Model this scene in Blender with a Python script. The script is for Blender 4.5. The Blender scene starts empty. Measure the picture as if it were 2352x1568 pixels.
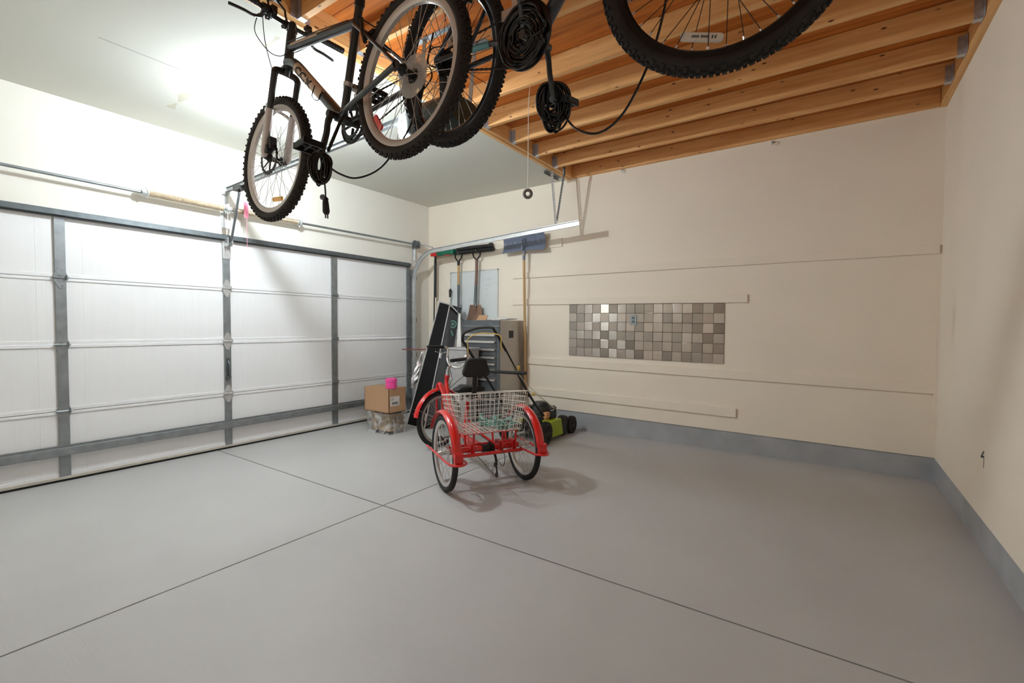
import bpy, bmesh, math, random
from mathutils import Matrix, Vector, Euler
random.seed(7)
PI = math.pi
C = bpy.context.scene.collection
D, W, H = 5.038, 5.701, 3.010          # back wall y, right wall x, ceiling height
YF = -0.66                             # wall behind the camera
LOFT = 3.152                           # underside of the loft sheathing
V = Vector

# ------------------------------------------------------------------ materials
def lin(c):
    r = []
    for x in c:
        x = x / 255.0
        r.append(x / 12.92 if x <= .04045 else ((x + .055) / 1.055) ** 2.4)
    return tuple(r) + (1.0,)

def mat(name, col, rough=.5, metal=0.0, var=0.0, scale=8.0, bump=0.0, bscale=None, coat=0.0, spec=None, stretch=None):
    m = bpy.data.materials.new(name); m.use_nodes = True
    nt = m.node_tree; b = nt.nodes['Principled BSDF']
    b.inputs['Roughness'].default_value = rough
    b.inputs['Metallic'].default_value = metal
    if coat: b.inputs['Coat Weight'].default_value = coat
    if spec is not None: b.inputs['Specular IOR Level'].default_value = spec
    base = lin(col)
    tc = nt.nodes.new('ShaderNodeTexCoord')
    vec = tc.outputs['Object']
    if stretch:
        mp = nt.nodes.new('ShaderNodeMapping'); mp.inputs['Scale'].default_value = stretch
        nt.links.new(vec, mp.inputs['Vector']); vec = mp.outputs['Vector']
    if var:
        n = nt.nodes.new('ShaderNodeTexNoise'); n.inputs['Scale'].default_value = scale; n.inputs['Detail'].default_value = 5
        nt.links.new(vec, n.inputs['Vector'])
        r = nt.nodes.new('ShaderNodeValToRGB')
        lo = tuple(max(0, x * (1 - var)) for x in base[:3]) + (1,)
        hi = tuple(min(1, x * (1 + var)) for x in base[:3]) + (1,)
        r.color_ramp.elements[0].position = .3; r.color_ramp.elements[0].color = lo
        r.color_ramp.elements[1].position = .7; r.color_ramp.elements[1].color = hi
        nt.links.new(n.outputs['Fac'], r.inputs['Fac']); nt.links.new(r.outputs['Color'], b.inputs['Base Color'])
    else:
        b.inputs['Base Color'].default_value = base
    if bump:
        n2 = nt.nodes.new('ShaderNodeTexNoise'); n2.inputs['Scale'].default_value = bscale or scale * 6; n2.inputs['Detail'].default_value = 4
        nt.links.new(vec, n2.inputs['Vector'])
        bp = nt.nodes.new('ShaderNodeBump'); bp.inputs['Strength'].default_value = bump; bp.inputs['Distance'].default_value = .01
        nt.links.new(n2.outputs['Fac'], bp.inputs['Height']); nt.links.new(bp.outputs['Normal'], b.inputs['Normal'])
    return m

def emis(name, col, strength):
    m = bpy.data.materials.new(name); m.use_nodes = True
    b = m.node_tree.nodes['Principled BSDF']
    b.inputs['Base Color'].default_value = (.8, .8, .8, 1)
    b.inputs['Emission Color'].default_value = lin(col); b.inputs['Emission Strength'].default_value = strength
    return m

def wood(name, light, dark, knot, axis, rough=.55, rays=7.0, knots=True):
    """pine: grain stretched along axis (0 x, 1 y, 2 z), dark knots"""
    m = bpy.data.materials.new(name); m.use_nodes = True
    nt = m.node_tree; b = nt.nodes['Principled BSDF']; L = nt.links
    b.inputs['Roughness'].default_value = rough
    tc = nt.nodes.new('ShaderNodeTexCoord'); oi = nt.nodes.new('ShaderNodeObjectInfo')
    ad = nt.nodes.new('ShaderNodeVectorMath'); ad.operation = 'ADD'
    ml = nt.nodes.new('ShaderNodeVectorMath'); ml.operation = 'SCALE'; ml.inputs['Scale'].default_value = 37.0
    cb = nt.nodes.new('ShaderNodeCombineXYZ')
    for k in range(3): L.new(oi.outputs['Random'], cb.inputs[k])
    L.new(cb.outputs[0], ml.inputs[0]); L.new(tc.outputs['Object'], ad.inputs[0]); L.new(ml.outputs[0], ad.inputs[1])
    mp = nt.nodes.new('ShaderNodeMapping'); s = [14.0, 14.0, 14.0]; s[axis] = 0.9; mp.inputs['Scale'].default_value = s
    L.new(ad.outputs[0], mp.inputs['Vector'])
    n = nt.nodes.new('ShaderNodeTexNoise'); n.inputs['Scale'].default_value = 2.2; n.inputs['Detail'].default_value = 6; n.inputs['Distortion'].default_value = .6
    L.new(mp.outputs[0], n.inputs['Vector'])
    r = nt.nodes.new('ShaderNodeValToRGB')
    r.color_ramp.elements[0].position = .28; r.color_ramp.elements[0].color = lin(dark)
    r.color_ramp.elements[1].position = .68; r.color_ramp.elements[1].color = lin(light)
    L.new(n.outputs['Fac'], r.inputs['Fac']); out = r.outputs['Color']
    if knots:
        mp2 = nt.nodes.new('ShaderNodeMapping'); s2 = [9.0, 9.0, 9.0]; s2[axis] = 3.6; mp2.inputs['Scale'].default_value = s2
        L.new(ad.outputs[0], mp2.inputs['Vector'])
        vo = nt.nodes.new('ShaderNodeTexVoronoi'); vo.inputs['Scale'].default_value = 1.6; vo.inputs['Randomness'].default_value = 1
        L.new(mp2.outputs[0], vo.inputs['Vector'])
        r2 = nt.nodes.new('ShaderNodeValToRGB')
        r2.color_ramp.elements[0].position = .05; r2.color_ramp.elements[0].color = (1, 1, 1, 1)
        r2.color_ramp.elements[1].position = .12; r2.color_ramp.elements[1].color = (0, 0, 0, 1)
        L.new(vo.outputs['Distance'], r2.inputs['Fac'])
        mx = nt.nodes.new('ShaderNodeMix'); mx.data_type = 'RGBA'
        L.new(r2.outputs['Color'], mx.inputs['Factor']); L.new(out, mx.inputs['A']); mx.inputs['B'].default_value = lin(knot)
        out = mx.outputs['Result']
    L.new(out, b.inputs['Base Color'])
    return m

def brushed(name, tangent, col):
    m = bpy.data.materials.new(name); m.use_nodes = True
    nt = m.node_tree; b = nt.nodes['Principled BSDF']; L = nt.links
    b.inputs['Metallic'].default_value = 1; b.inputs['Roughness'].default_value = .26
    b.inputs['Anisotropic'].default_value = .85
    cb = nt.nodes.new('ShaderNodeCombineXYZ')
    for k in range(3): cb.inputs[k].default_value = tangent[k]
    L.new(cb.outputs[0], b.inputs['Tangent'])
    at = nt.nodes.new('ShaderNodeAttribute'); at.attribute_name = 'tile'
    r = nt.nodes.new('ShaderNodeValToRGB')
    c = lin(col)
    r.color_ramp.elements[0].color = tuple(x * .72 for x in c[:3]) + (1,)
    r.color_ramp.elements[1].color = tuple(min(1, x * 1.22) for x in c[:3]) + (1,)
    L.new(at.outputs['Fac'], r.inputs['Fac']); L.new(r.outputs['Color'], b.inputs['Base Color'])
    return m

M = {}
M['wall'] = mat('cream_drywall_paint', (240, 229, 213), .9, var=.02, scale=1.5, bump=.03, bscale=60)
M['wall_door'] = mat('bulb_whitened_drywall', (230, 226, 217), .9, var=.015, scale=2, bump=.03, bscale=60)  # cream wall whitened: overexposure near the bulb put into the base colour
M['floor'] = None
M['ceil'] = None
M['curb'] = mat('grey_curb_paint', (166, 168, 172), .55, var=.10, scale=5, bump=.25, bscale=25)
M['door_skin'] = mat('white_vinyl_door_back', (232, 232, 233), .45, var=.012, scale=3, bump=.05, bscale=6, stretch=(1, 12, .4))
M['galv'] = mat('galvanised_steel', (150, 155, 157), .42, .75, var=.14, scale=14)
M['galv_dark'] = mat('dull_zinc', (104, 110, 113), .45, .7, var=.15, scale=20)
M['galv_light'] = mat('bright_zinc', (205, 206, 206), .35, .6, var=.08, scale=20)
M['seal'] = mat('black_rubber_seal', (28, 27, 26), .8)
M['retainer'] = mat('weathered_door_retainer', (196, 190, 178), .5, .2, var=.1, scale=9)
M['spring'] = mat('brown_oiled_spring', (188, 170, 146), .45, .5, var=.15, scale=30)
M['joist'] = wood('pine_joist', (234, 184, 122), (206, 146, 84), (88, 46, 20), 0)
M['beam'] = wood('pine_beam', (236, 188, 126), (210, 152, 90), (92, 50, 22), 1)
M['osb'] = wood('plywood_sheathing', (206, 124, 50), (158, 82, 24), (110, 58, 20), 0, rays=3, knots=False)
M['hanger'] = mat('joist_hanger_zinc', (190, 192, 196), .4, .7, var=.2, scale=30)
M['black'] = mat('black_plastic', (24, 24, 25), .45)
M['blackg'] = mat('gloss_black_cable', (14, 14, 15), .25)
M['rubber'] = mat('black_tyre_rubber', (36, 33, 33), .75, var=.2, scale=30)
M['rubber_b'] = mat('brown_black_tyre_rubber', (42, 36, 34), .75, var=.2, scale=30)
M['frame1'] = mat('graphite_frame_paint', (58, 60, 62), .3, .35, coat=.4)
M['frame2'] = mat('dark_blue_grey_frame_paint', (52, 56, 66), .3, .35, coat=.4)
M['silver'] = mat('silver_alloy', (205, 200, 196), .3, .75)
M['silverrim'] = mat('brushed_alloy_rim', (208, 200, 194), .42, .45)
M['lowers'] = mat('pale_silver_fork', (214, 204, 202), .35, .3)
M['blackrim'] = mat('black_alloy_rim', (30, 30, 33), .3, .5)
M['steel'] = mat('spoke_steel', (190, 188, 186), .3, .85)
M['darksteel'] = mat('dark_spoke_steel', (70, 58, 50), .4, .7)
M['chain'] = mat('oily_chain', (58, 52, 48), .45, .7)
M['chrome'] = mat('chrome', (225, 225, 226), .12, 1)
M['cream'] = mat('cream_decal', (212, 188, 166), .5)
M['ink'] = mat('dark_decal_ink', (40, 34, 34), .5)
M['teal'] = mat('teal_decal', (104, 160, 166), .45)
M['amber'] = mat('amber_reflector', (255, 184, 16), .25, coat=.5)
M['redref'] = mat('red_reflector', (236, 56, 36), .25, coat=.5)
M['whiteref'] = mat('white_reflector', (222, 214, 206), .3, coat=.5)
M['red'] = mat('gloss_red_paint', (214, 24, 22), .28, coat=.6)
M['white_wire'] = mat('white_coated_wire', (226, 222, 216), .4)
M['pad'] = mat('black_vinyl_pad', (22, 22, 22), .6, var=.15, scale=40, bump=.2, bscale=150)
M['lime'] = mat('lime_green_plastic', (156, 176, 24), .4, var=.06)
M['mowblack'] = mat('black_mower_plastic', (32, 31, 30), .5, var=.2, scale=18, bump=.3, bscale=40)
M['yellow'] = mat('yellow_bail_paint', (226, 190, 96), .4)
M['orange'] = mat('tan_carburettor_cover', (196, 140, 90), .5)
M['stainless'] = mat('stainless_cabinet', (176, 170, 164), .36, .7, var=.08, scale=4)
M['drawer'] = mat('dark_drawer_steel', (98, 102, 106), .38, .55, var=.12, scale=9)
M['case'] = mat('black_case_laminate', (7, 7, 8), .5, var=.2, scale=7, spec=.2)
M['casef'] = mat('charcoal_case_face', (52, 52, 55), .5, var=.25, scale=9)
M['green'] = mat('dark_green_plastic', (16, 110, 84), .4)
M['sage'] = mat('sage_green_print', (84, 124, 112), .5)
M['cardboard'] = mat('brown_cardboard', (186, 148, 114), .8, var=.04, scale=5)
M['paper'] = mat('white_paper', (228, 226, 222), .7)
M['pink'] = mat('hot_pink_plastic', (246, 82, 166), .35)
M['pinktag'] = mat('pink_card_tag', (250, 150, 176), .6)
M['paletag'] = mat('pale_pink_card_tag', (250, 226, 234), .6)
M['bluesh'] = mat('slate_blue_plastic', (112, 120, 140), .4, var=.06)
M['handle'] = wood('ash_handle', (206, 172, 122), (182, 142, 92), (120, 80, 50), 2, knots=False)
M['handle_r'] = mat('reddish_stained_handle', (120, 90, 80), .5, var=.2, scale=12)
M['rust'] = mat('rusty_spade_steel', (142, 112, 94), .6, .3, var=.2, scale=16)
M['board'] = mat('pale_blue_grey_board', (214, 219, 220), .35, var=.02, scale=6)
M['line'] = mat('faint_grey_marker', (178, 182, 186), .6)
M['tealnet'] = mat('teal_net_plastic', (128, 176, 164), .5, var=.15, scale=40)
M['bin'] = mat('light_grey_bin_plastic', (168, 166, 166), .6, var=.12, scale=25)
M['foil'] = mat('crumpled_silver_foil', (226, 226, 228), .25, .8)
M['motor'] = mat('dark_green_opener_shell', (20, 40, 36), .3, coat=.1)
M['porcelain'] = mat('white_porcelain', (236, 234, 228), .3)
M['rope'] = mat('white_rope', (222, 216, 204), .8)
M['greyrub'] = mat('grey_rubber_ring', (112, 104, 98), .7)
M['redrod'] = mat('dull_red_rod', (140, 60, 54), .5)
M['beige'] = mat('beige_packing', (176, 152, 122), .8, var=.6, scale=9, bump=.6, bscale=22)
M['bulb'] = emis('lit_bulb', (238, 249, 255), 370.0)
M['lens'] = emis('lit_opener_lens', (240, 248, 255), 17.0)

def floor_material():
    m = bpy.data.materials.new('painted_grey_concrete'); m.use_nodes = True
    nt = m.node_tree; b = nt.nodes['Principled BSDF']; L = nt.links
    b.inputs['Roughness'].default_value = .5
    tc = nt.nodes.new('ShaderNodeTexCoord'); geo = nt.nodes.new('ShaderNodeNewGeometry')
    n = nt.nodes.new('ShaderNodeTexNoise'); n.inputs['Scale'].default_value = 1.1; n.inputs['Detail'].default_value = 6
    L.new(geo.outputs['Position'], n.inputs['Vector'])
    r = nt.nodes.new('ShaderNodeValToRGB')
    r.color_ramp.elements[0].position = .3; r.color_ramp.elements[0].color = lin((178, 177, 177))
    r.color_ramp.elements[1].position = .7; r.color_ramp.elements[1].color = lin((186, 185, 185))
    L.new(n.outputs['Fac'], r.inputs['Fac'])
    # sparse dark specks and pale chips
    vo = nt.nodes.new('ShaderNodeTexVoronoi'); vo.inputs['Scale'].default_value = 2.6
    L.new(geo.outputs['Position'], vo.inputs['Vector'])
    r2 = nt.nodes.new('ShaderNodeValToRGB'); r2.color_ramp.elements[0].position = .008; r2.color_ramp.elements[0].color = (1, 1, 1, 1)
    r2.color_ramp.elements[1].position = .02; r2.color_ramp.elements[1].color = (0, 0, 0, 1)
    L.new(vo.outputs['Distance'], r2.inputs['Fac'])
    mx = nt.nodes.new('ShaderNodeMix'); mx.data_type = 'RGBA'; mx.inputs['B'].default_value = lin((90, 88, 86))
    L.new(r2.outputs['Color'], mx.inputs['Factor']); L.new(r.outputs['Color'], mx.inputs['A'])
    L.new(mx.outputs['Result'], b.inputs['Base Color'])
    # fine broom texture
    mp = nt.nodes.new('ShaderNodeMapping'); mp.inputs['Scale'].default_value = (3, 70, 1)
    L.new(geo.outputs['Position'], mp.inputs['Vector'])
    n2 = nt.nodes.new('ShaderNodeTexNoise'); n2.inputs['Scale'].default_value = 2; n2.inputs['Detail'].default_value = 3
    L.new(mp.outputs[0], n2.inputs['Vector'])
    bp = nt.nodes.new('ShaderNodeBump'); bp.inputs['Strength'].default_value = .12; bp.inputs['Distance'].default_value = .004
    L.new(n2.outputs['Fac'], bp.inputs['Height']); L.new(bp.outputs['Normal'], b.inputs['Normal'])
    return m
M['floor'] = floor_material()

def ceiling_material():
    m = bpy.data.materials.new('ceiling_drywall'); m.use_nodes = True
    nt = m.node_tree; b = nt.nodes['Principled BSDF']; L = nt.links
    b.inputs['Roughness'].default_value = .9
    geo = nt.nodes.new('ShaderNodeNewGeometry'); sp = nt.nodes.new('ShaderNodeSeparateXYZ')
    L.new(geo.outputs['Position'], sp.inputs[0])
    def f(op, a, bb=None, c=None):
        x = nt.nodes.new('ShaderNodeMath'); x.operation = op
        for k, v in enumerate((a, bb, c)):
            if v is None: continue
            if isinstance(v, (int, float)): x.inputs[k].default_value = v
            else: L.new(v, x.inputs[k])
        return x.outputs[0]
    n = nt.nodes.new('ShaderNodeTexNoise'); n.inputs['Scale'].default_value = 3.5; n.inputs['Detail'].default_value = 5
    L.new(geo.outputs['Position'], n.inputs['Vector'])
    X, Y = sp.outputs['X'], sp.outputs['Y']
    # crack along the taped joint (y direction) and smeared filler along the butt joint (x direction)
    crack = f('MULTIPLY', f('LESS_THAN', f('ABSOLUTE', f('SUBTRACT', X, 1.225)), .005), f('MULTIPLY', f('GREATER_THAN', Y, .95), f('LESS_THAN', Y, 1.95)))
    width = f('MULTIPLY', f('SUBTRACT', n.outputs['Fac'], .42), .22)
    smear = f('MULTIPLY', f('LESS_THAN', f('ABSOLUTE', f('SUBTRACT', Y, 1.575)), width), f('MULTIPLY', f('GREATER_THAN', X, .5), f('LESS_THAN', X, 2.15)))
    mx = nt.nodes.new('ShaderNodeMix'); mx.data_type = 'RGBA'
    mx.inputs['A'].default_value = lin((213, 213, 204)); mx.inputs['B'].default_value = lin((198, 194, 176))
    L.new(smear, mx.inputs['Factor'])
    mx2 = nt.nodes.new('ShaderNodeMix'); mx2.data_type = 'RGBA'; mx2.inputs['B'].default_value = lin((168, 166, 158))
    L.new(crack, mx2.inputs['Factor']); L.new(mx.outputs['Result'], mx2.inputs['A'])
    L.new(mx2.outputs['Result'], b.inputs['Base Color'])
    return m
M['ceil'] = ceiling_material()

def wrap_material():
    m = bpy.data.materials.new('clear_plastic_wrap'); m.use_nodes = True
    nt = m.node_tree; L = nt.links; nt.nodes.remove(nt.nodes['Principled BSDF']); out = nt.nodes['Material Output']
    tr = nt.nodes.new('ShaderNodeBsdfTransparent'); gl = nt.nodes.new('ShaderNodeBsdfPrincipled')
    gl.inputs['Base Color'].default_value = lin((214, 212, 212)); gl.inputs['Roughness'].default_value = .12
    tc = nt.nodes.new('ShaderNodeTexCoord')
    n = nt.nodes.new('ShaderNodeTexNoise'); n.inputs['Scale'].default_value = 7; n.inputs['Detail'].default_value = 3; n.inputs['Distortion'].default_value = 1.8
    L.new(tc.outputs['Object'], n.inputs['Vector'])
    r = nt.nodes.new('ShaderNodeValToRGB'); r.color_ramp.elements[0].position = .42; r.color_ramp.elements[0].color = (.12, .12, .12, 1)
    r.color_ramp.elements[1].position = .66; r.color_ramp.elements[1].color = (.8, .8, .8, 1)
    L.new(n.outputs['Fac'], r.inputs['Fac'])
    mx = nt.nodes.new('ShaderNodeMixShader'); L.new(r.outputs['Color'], mx.inputs[0]); L.new(tr.outputs[0], mx.inputs[1]); L.new(gl.outputs[0], mx.inputs[2])
    L.new(mx.outputs[0], out.inputs['Surface'])
    return m
M['wrap'] = wrap_material()
def clear_material():
    m = bpy.data.materials.new('clear_spoke_guard'); m.use_nodes = True
    nt = m.node_tree; L = nt.links; nt.nodes.remove(nt.nodes['Principled BSDF']); out = nt.nodes['Material Output']
    tr = nt.nodes.new('ShaderNodeBsdfTransparent'); gl = nt.nodes.new('ShaderNodeBsdfPrincipled')
    gl.inputs['Base Color'].default_value = lin((224, 220, 214)); gl.inputs['Roughness'].default_value = .15
    mx = nt.nodes.new('ShaderNodeMixShader'); mx.inputs[0].default_value = .45
    L.new(tr.outputs[0], mx.inputs[1]); L.new(gl.outputs[0], mx.inputs[2]); L.new(mx.outputs[0], out.inputs['Surface'])
    return m
M['clear'] = clear_material()

# ------------------------------------------------------------------ mesh builder
WM = {}
class MB:
    def __init__(s): s.v = []; s.f = []; s.mi = []; s.cur = 0
    def add(s, vs, fs):
        o = len(s.v); s.v += [V(p) for p in vs]
        for f in fs: s.f.append([i + o for i in f]); s.mi.append(s.cur)
        return s
    def hexa(s, p):   # 8 corners: bottom 4 ccw, top 4 ccw
        return s.add(p, [(3, 2, 1, 0), (4, 5, 6, 7), (0, 1, 5, 4), (1, 2, 6, 5), (2, 3, 7, 6), (3, 0, 4, 7)])
    def box(s, a, b, T=None):
        (x0, y0, z0), (x1, y1, z1) = [min(p, q) for p, q in zip(a, b)], [max(p, q) for p, q in zip(a, b)]
        p = [V((x0, y0, z0)), V((x1, y0, z0)), V((x1, y1, z0)), V((x0, y1, z0)), V((x0, y0, z1)), V((x1, y0, z1)), V((x1, y1, z1)), V((x0, y1, z1))]
        if T: p = [T @ q for q in p]
        return s.hexa(p)
    def cbox(s, c, size, T=None):
        h = V(size) / 2; c = V(c); return s.box(c - h, c + h, T)
    def tube(s, pts, r, n=8, closed=False, flat=None):
        pts = [V(p) for p in pts]; m = len(pts)
        rs = r if isinstance(r, (list, tuple)) else [r] * m
        tg = []
        for i in range(m):
            if closed: t = pts[(i + 1) % m] - pts[i - 1]
            elif i == 0: t = pts[1] - pts[0]
            elif i == m - 1: t = pts[-1] - pts[-2]
            else: t = (pts[i + 1] - pts[i]).normalized() + (pts[i] - pts[i - 1]).normalized()
            tg.append(t.normalized() if t.length > 1e-9 else V((0, 0, 1)))
        up = V((0, 0, 1)) if abs(tg[0].z) < .9 else V((1, 0, 0))
        nrm = (up - tg[0] * up.dot(tg[0])).normalized()
        vs = []; fs = []
        for i in range(m):
            nrm = nrm - tg[i] * nrm.dot(tg[i])
            if nrm.length < 1e-6: nrm = tg[i].orthogonal()
            nrm.normalize(); bi = tg[i].cross(nrm)
            a, b_ = (rs[i], rs[i]) if flat is None else (rs[i] * flat[0], rs[i] * flat[1])
            for k in range(n):
                an = 2 * PI * k / n
                vs.append(pts[i] + nrm * (a * math.cos(an)) + bi * (b_ * math.sin(an)))
        for i in range(m if closed else m - 1):
            j = (i + 1) % m
            for k in range(n):
                l = (k + 1) % n
                fs.append((i * n + k, i * n + l, j * n + l, j * n + k))
        if not closed:
            fs.append(tuple(range(n - 1, -1, -1))); fs.append(tuple((m - 1) * n + k for k in range(n)))
        return s.add(vs, fs)
    def cyl(s, a, b, r, r2=None, n=16): return s.tube([a, b], [r, r if r2 is None else r2], n)
    def lathe(s, prof, c, axis, n=24, closed=False):
        """prof: (radius, height along axis)"""
        ax = V(axis).normalized(); u = ax.orthogonal().normalized(); w = ax.cross(u); c = V(c)
        vs = []; fs = []; m = len(prof)
        for (r, h) in prof:
            for k in range(n):
                a = 2 * PI * k / n
                vs.append(c + ax * h + u * (r * math.cos(a)) + w * (r * math.sin(a)))
        for i in range(m if closed else m - 1):
            j = (i + 1) % m
            for k in range(n):
                l = (k + 1) % n
                fs.append((i * n + k, i * n + l, j * n + l, j * n + k))
        if not closed:
            fs.append(tuple(range(n - 1, -1, -1))); fs.append(tuple((m - 1) * n + k for k in range(n)))
        return s.add(vs, fs)
    def torus(s, c, axis, R, ra, rb=None, n=48, m=10):
        rb = ra if rb is None else rb
        prof = [(R + ra * math.cos(2 * PI * k / m), rb * math.sin(2 * PI * k / m)) for k in range(m)]
        return s.lathe(prof, c, axis, n, closed=True)
    def ball(s, c, r, n=14, sc=(1, 1, 1)):
        c = V(c); vs = []; fs = []; m = n // 2
        for i in range(m + 1):
            th = PI * i / m
            for k in range(n):
                ph = 2 * PI * k / n
                vs.append(c + V((r * sc[0] * math.sin(th) * math.cos(ph), r * sc[1] * math.sin(th) * math.sin(ph), r * sc[2] * math.cos(th))))
        for i in range(m):
            for k in range(n):
                l = (k + 1) % n
                fs.append((i * n + k, (i + 1) * n + k, (i + 1) * n + l, i * n + l))
        return s.add(vs, fs)
    def prism(s, poly, T, depth):
        """poly: list of (u,v) ; T maps (u,v,w) to world ; w from 0 to depth"""
        n = len(poly)
        vs = [T @ V((p[0], p[1], 0)) for p in poly] + [T @ V((p[0], p[1], depth)) for p in poly]
        fs = [tuple(range(n - 1, -1, -1)), tuple(range(n, 2 * n))] + [(k, (k + 1) % n, n + (k + 1) % n, n + k) for k in range(n)]
        return s.add(vs, fs)
    def build(s, name, m, parent=None, frame=None, smooth=True, bevel=0, world=None, recalc=True):
        """frame: matrix mapping the builder's coordinates to the world; becomes the object's matrix"""
        F = frame or (WM[parent.name] if parent is not None and world is None else Matrix.Identity(4))
        vs = s.v
        if parent is None and frame is None:
            xs = [p.x for p in vs]; ys = [p.y for p in vs]; zs = [p.z for p in vs]
            o = V(((min(xs) + max(xs)) / 2, (min(ys) + max(ys)) / 2, min(zs)))
            F = Matrix.Translation(o); vs = [p - o for p in vs]
        me = bpy.data.meshes.new(name); me.from_pydata([tuple(p) for p in vs], [], s.f); 
        for mm in (m if isinstance(m, list) else [m]): me.materials.append(mm)
        if isinstance(m, list): me.polygons.foreach_set('material_index', s.mi)
        me.validate(); me.update()
        if recalc:
            bm = bmesh.new(); bm.from_mesh(me); bmesh.ops.recalc_face_normals(bm, faces=bm.faces); bm.to_mesh(me); bm.free()
        if smooth:
            me.polygons.foreach_set('use_smooth', [True] * len(me.polygons))
            try: me.set_sharp_from_angle(angle=math.radians(40))
            except Exception: pass
        return link(name, me, parent, F, bevel)

def link(name, data, parent, F, bevel=0):
    o = bpy.data.objects.new(name, data); C.objects.link(o)
    WM[o.name] = F.copy()
    if parent is not None:
        o.parent = parent; o.matrix_basis = WM[parent.name].inverted() @ F
    else: o.matrix_basis = F
    if bevel:
        b = o.modifiers.new('bevel', 'BEVEL'); b.width = bevel; b.segments = 2; b.limit_method = 'ANGLE'; b.angle_limit = math.radians(50)
        b.harden_normals = False
    return o

def tag(o, label, cat, group=None):
    o['label'] = label; o['category'] = cat
    if group: o['group'] = group
    return o
def thing(name, label, cat, F=None, group=None):
    if F is None: F = Matrix.Identity(4)
    if isinstance(F, (tuple, list, Vector)): F = Matrix.Translation(V(F))
    o = link(name, None, None, F); o.empty_display_size = .1
    return tag(o, label, cat, group)
def struct(o): o['kind'] = 'structure'; return o
def catmull(p, k=6, closed=False):
    p = [V(q) for q in p]; n = len(p); out = []
    rng = range(n) if closed else range(n - 1)
    for i in rng:
        if closed: a, b, c, d = p[i - 1], p[i], p[(i + 1) % n], p[(i + 2) % n]
        else: a, b, c, d = p[max(i - 1, 0)], p[i], p[i + 1], p[min(i + 2, n - 1)]
        for j in range(k):
            t = j / k
            out.append(.5 * ((2 * b) + (c - a) * t + (2 * a - 5 * b + 4 * c - d) * t * t + (3 * b - a - 3 * c + d) * t ** 3))
    if not closed: out.append(p[-1])
    return out
W0 = Matrix.Identity(4)
def wpart(mb, name, m, parent, **k):   # builder in world coordinates, object stays parented
    F = WM[parent.name]; inv = F.inverted(); mb.v = [inv @ p for p in mb.v]
    return mb.build(name, m, parent, frame=F, **k)

# ------------------------------------------------------------------ room shell
T = .12
# floor: four slabs separated by the sawn control joints
JX, JY = 2.452, 2.109
fl = MB(); g = .005
for (x0, x1) in ((-T, JX - g), (JX + g, W + T)):
    for (y0, y1) in ((YF - T, JY - g), (JY + g, D + T)):
        fl.box((x0, y0, -.1), (x1, y1, 0))
fl.box((-T, YF - T, -.12), (W + T, D + T, -.012))
struct(fl.build('floor', M['floor'], smooth=False))
XO = 2.32                              # where the drywall stops and the open joists begin
struct(MB().box((-T, YF - T, H), (XO, D + T, H + .016)).build('ceiling', M['ceil'], smooth=False))
wl = MB(); DY0, DY1, DH = -.24, 4.655, 2.134
wl.box((-T, YF - T, 0), (0, DY0, H)); wl.box((-T, DY1, 0), (0, D + T, H)); wl.box((-T, DY0, DH - .01), (0, DY1, H))
struct(wl.build('wall_left', M['wall_door'], smooth=False))
# drywall hangs a little proud of the painted concrete curb
zb0, zb1 = .236, .189
wb = MB().hexa([(0, D, zb0), (W, D, zb1), (W, D + T, zb1), (0, D + T, zb0), (0, D, LOFT + .02), (W, D, LOFT + .02), (W, D + T, LOFT + .02), (0, D + T, LOFT + .02)])
struct(wb.build('wall_back', M['wall'], smooth=False))
wr = MB().hexa([(W, YF, .165), (W + T, YF, .165), (W + T, D, .18), (W, D, .18), (W, YF, LOFT + .02), (W + T, YF, LOFT + .02), (W + T, D, LOFT + .02), (W, D, LOFT + .02)])
struct(wr.build('wall_right', M['wall'], smooth=False))
struct(MB().box((-T, YF - T, 0), (W + T, YF, LOFT + .02)).build('wall_front', M['wall'], smooth=False))
bb = MB().hexa([(0, D + .012, 0), (W + .02, D + .012, 0), (W + .02, D + T, 0), (0, D + T, 0), (0, D + .012, zb0), (W + .02, D + .012, zb1), (W + .02, D + T, zb1), (0, D + T, zb0)])
for (x, z) in ((3.16, .182), (3.34, .121), (3.77, .16), (4.39, .155), (2.74, .165)):   # form-tie pits
    bb.cyl((x, D + .013, z), (x, D + .0105, z), .012, n=8); bb.box((x - .003, D + .0112, z - .07), (x + .002, D + .013, z - .01))
struct(bb.build('baseboard_back', M['curb'], smooth=False))
br = MB().hexa([(W + .006, YF, 0), (W + T, YF, 0), (W + T, D, 0), (W + .006, D, 0), (W + .006, YF, .165), (W + T, YF, .165), (W + T, D, .18), (W + .006, D, .18)])
struct(br.build('baseboard_right', M['curb'], smooth=False))

# flat boards fixed along the back wall
def cleat(i, x0, x1, zl, zr, h, t=.019):
    m = MB().hexa([(x0, D - t, zl), (x1, D - t, zr), (x1, D, zr), (x0, D, zl), (x0, D - t, zl + h), (x1, D - t, zr + h), (x1, D, zr + h), (x0, D, zl + h)])
    struct(m.build('trim_%d' % i, M['wall'], smooth=False, bevel=.002))
cleat(1, .12, 2.255, 2.235, 2.217, .105)
cleat(2, 1.53, 5.685, 1.865, 1.846, .072)
cleat(3, 1.53, 4.305, 1.524, 1.488, .08)
cleat(4, 1.2, 5.684, .772, .712, .085)
cleat(5, 1.2, 4.223, .384, .350, .09)
m = MB().box((5.679, D - .022, .43), (W, D, 1.335)); struct(m.build('trim_6', M['wall'], smooth=False))

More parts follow.
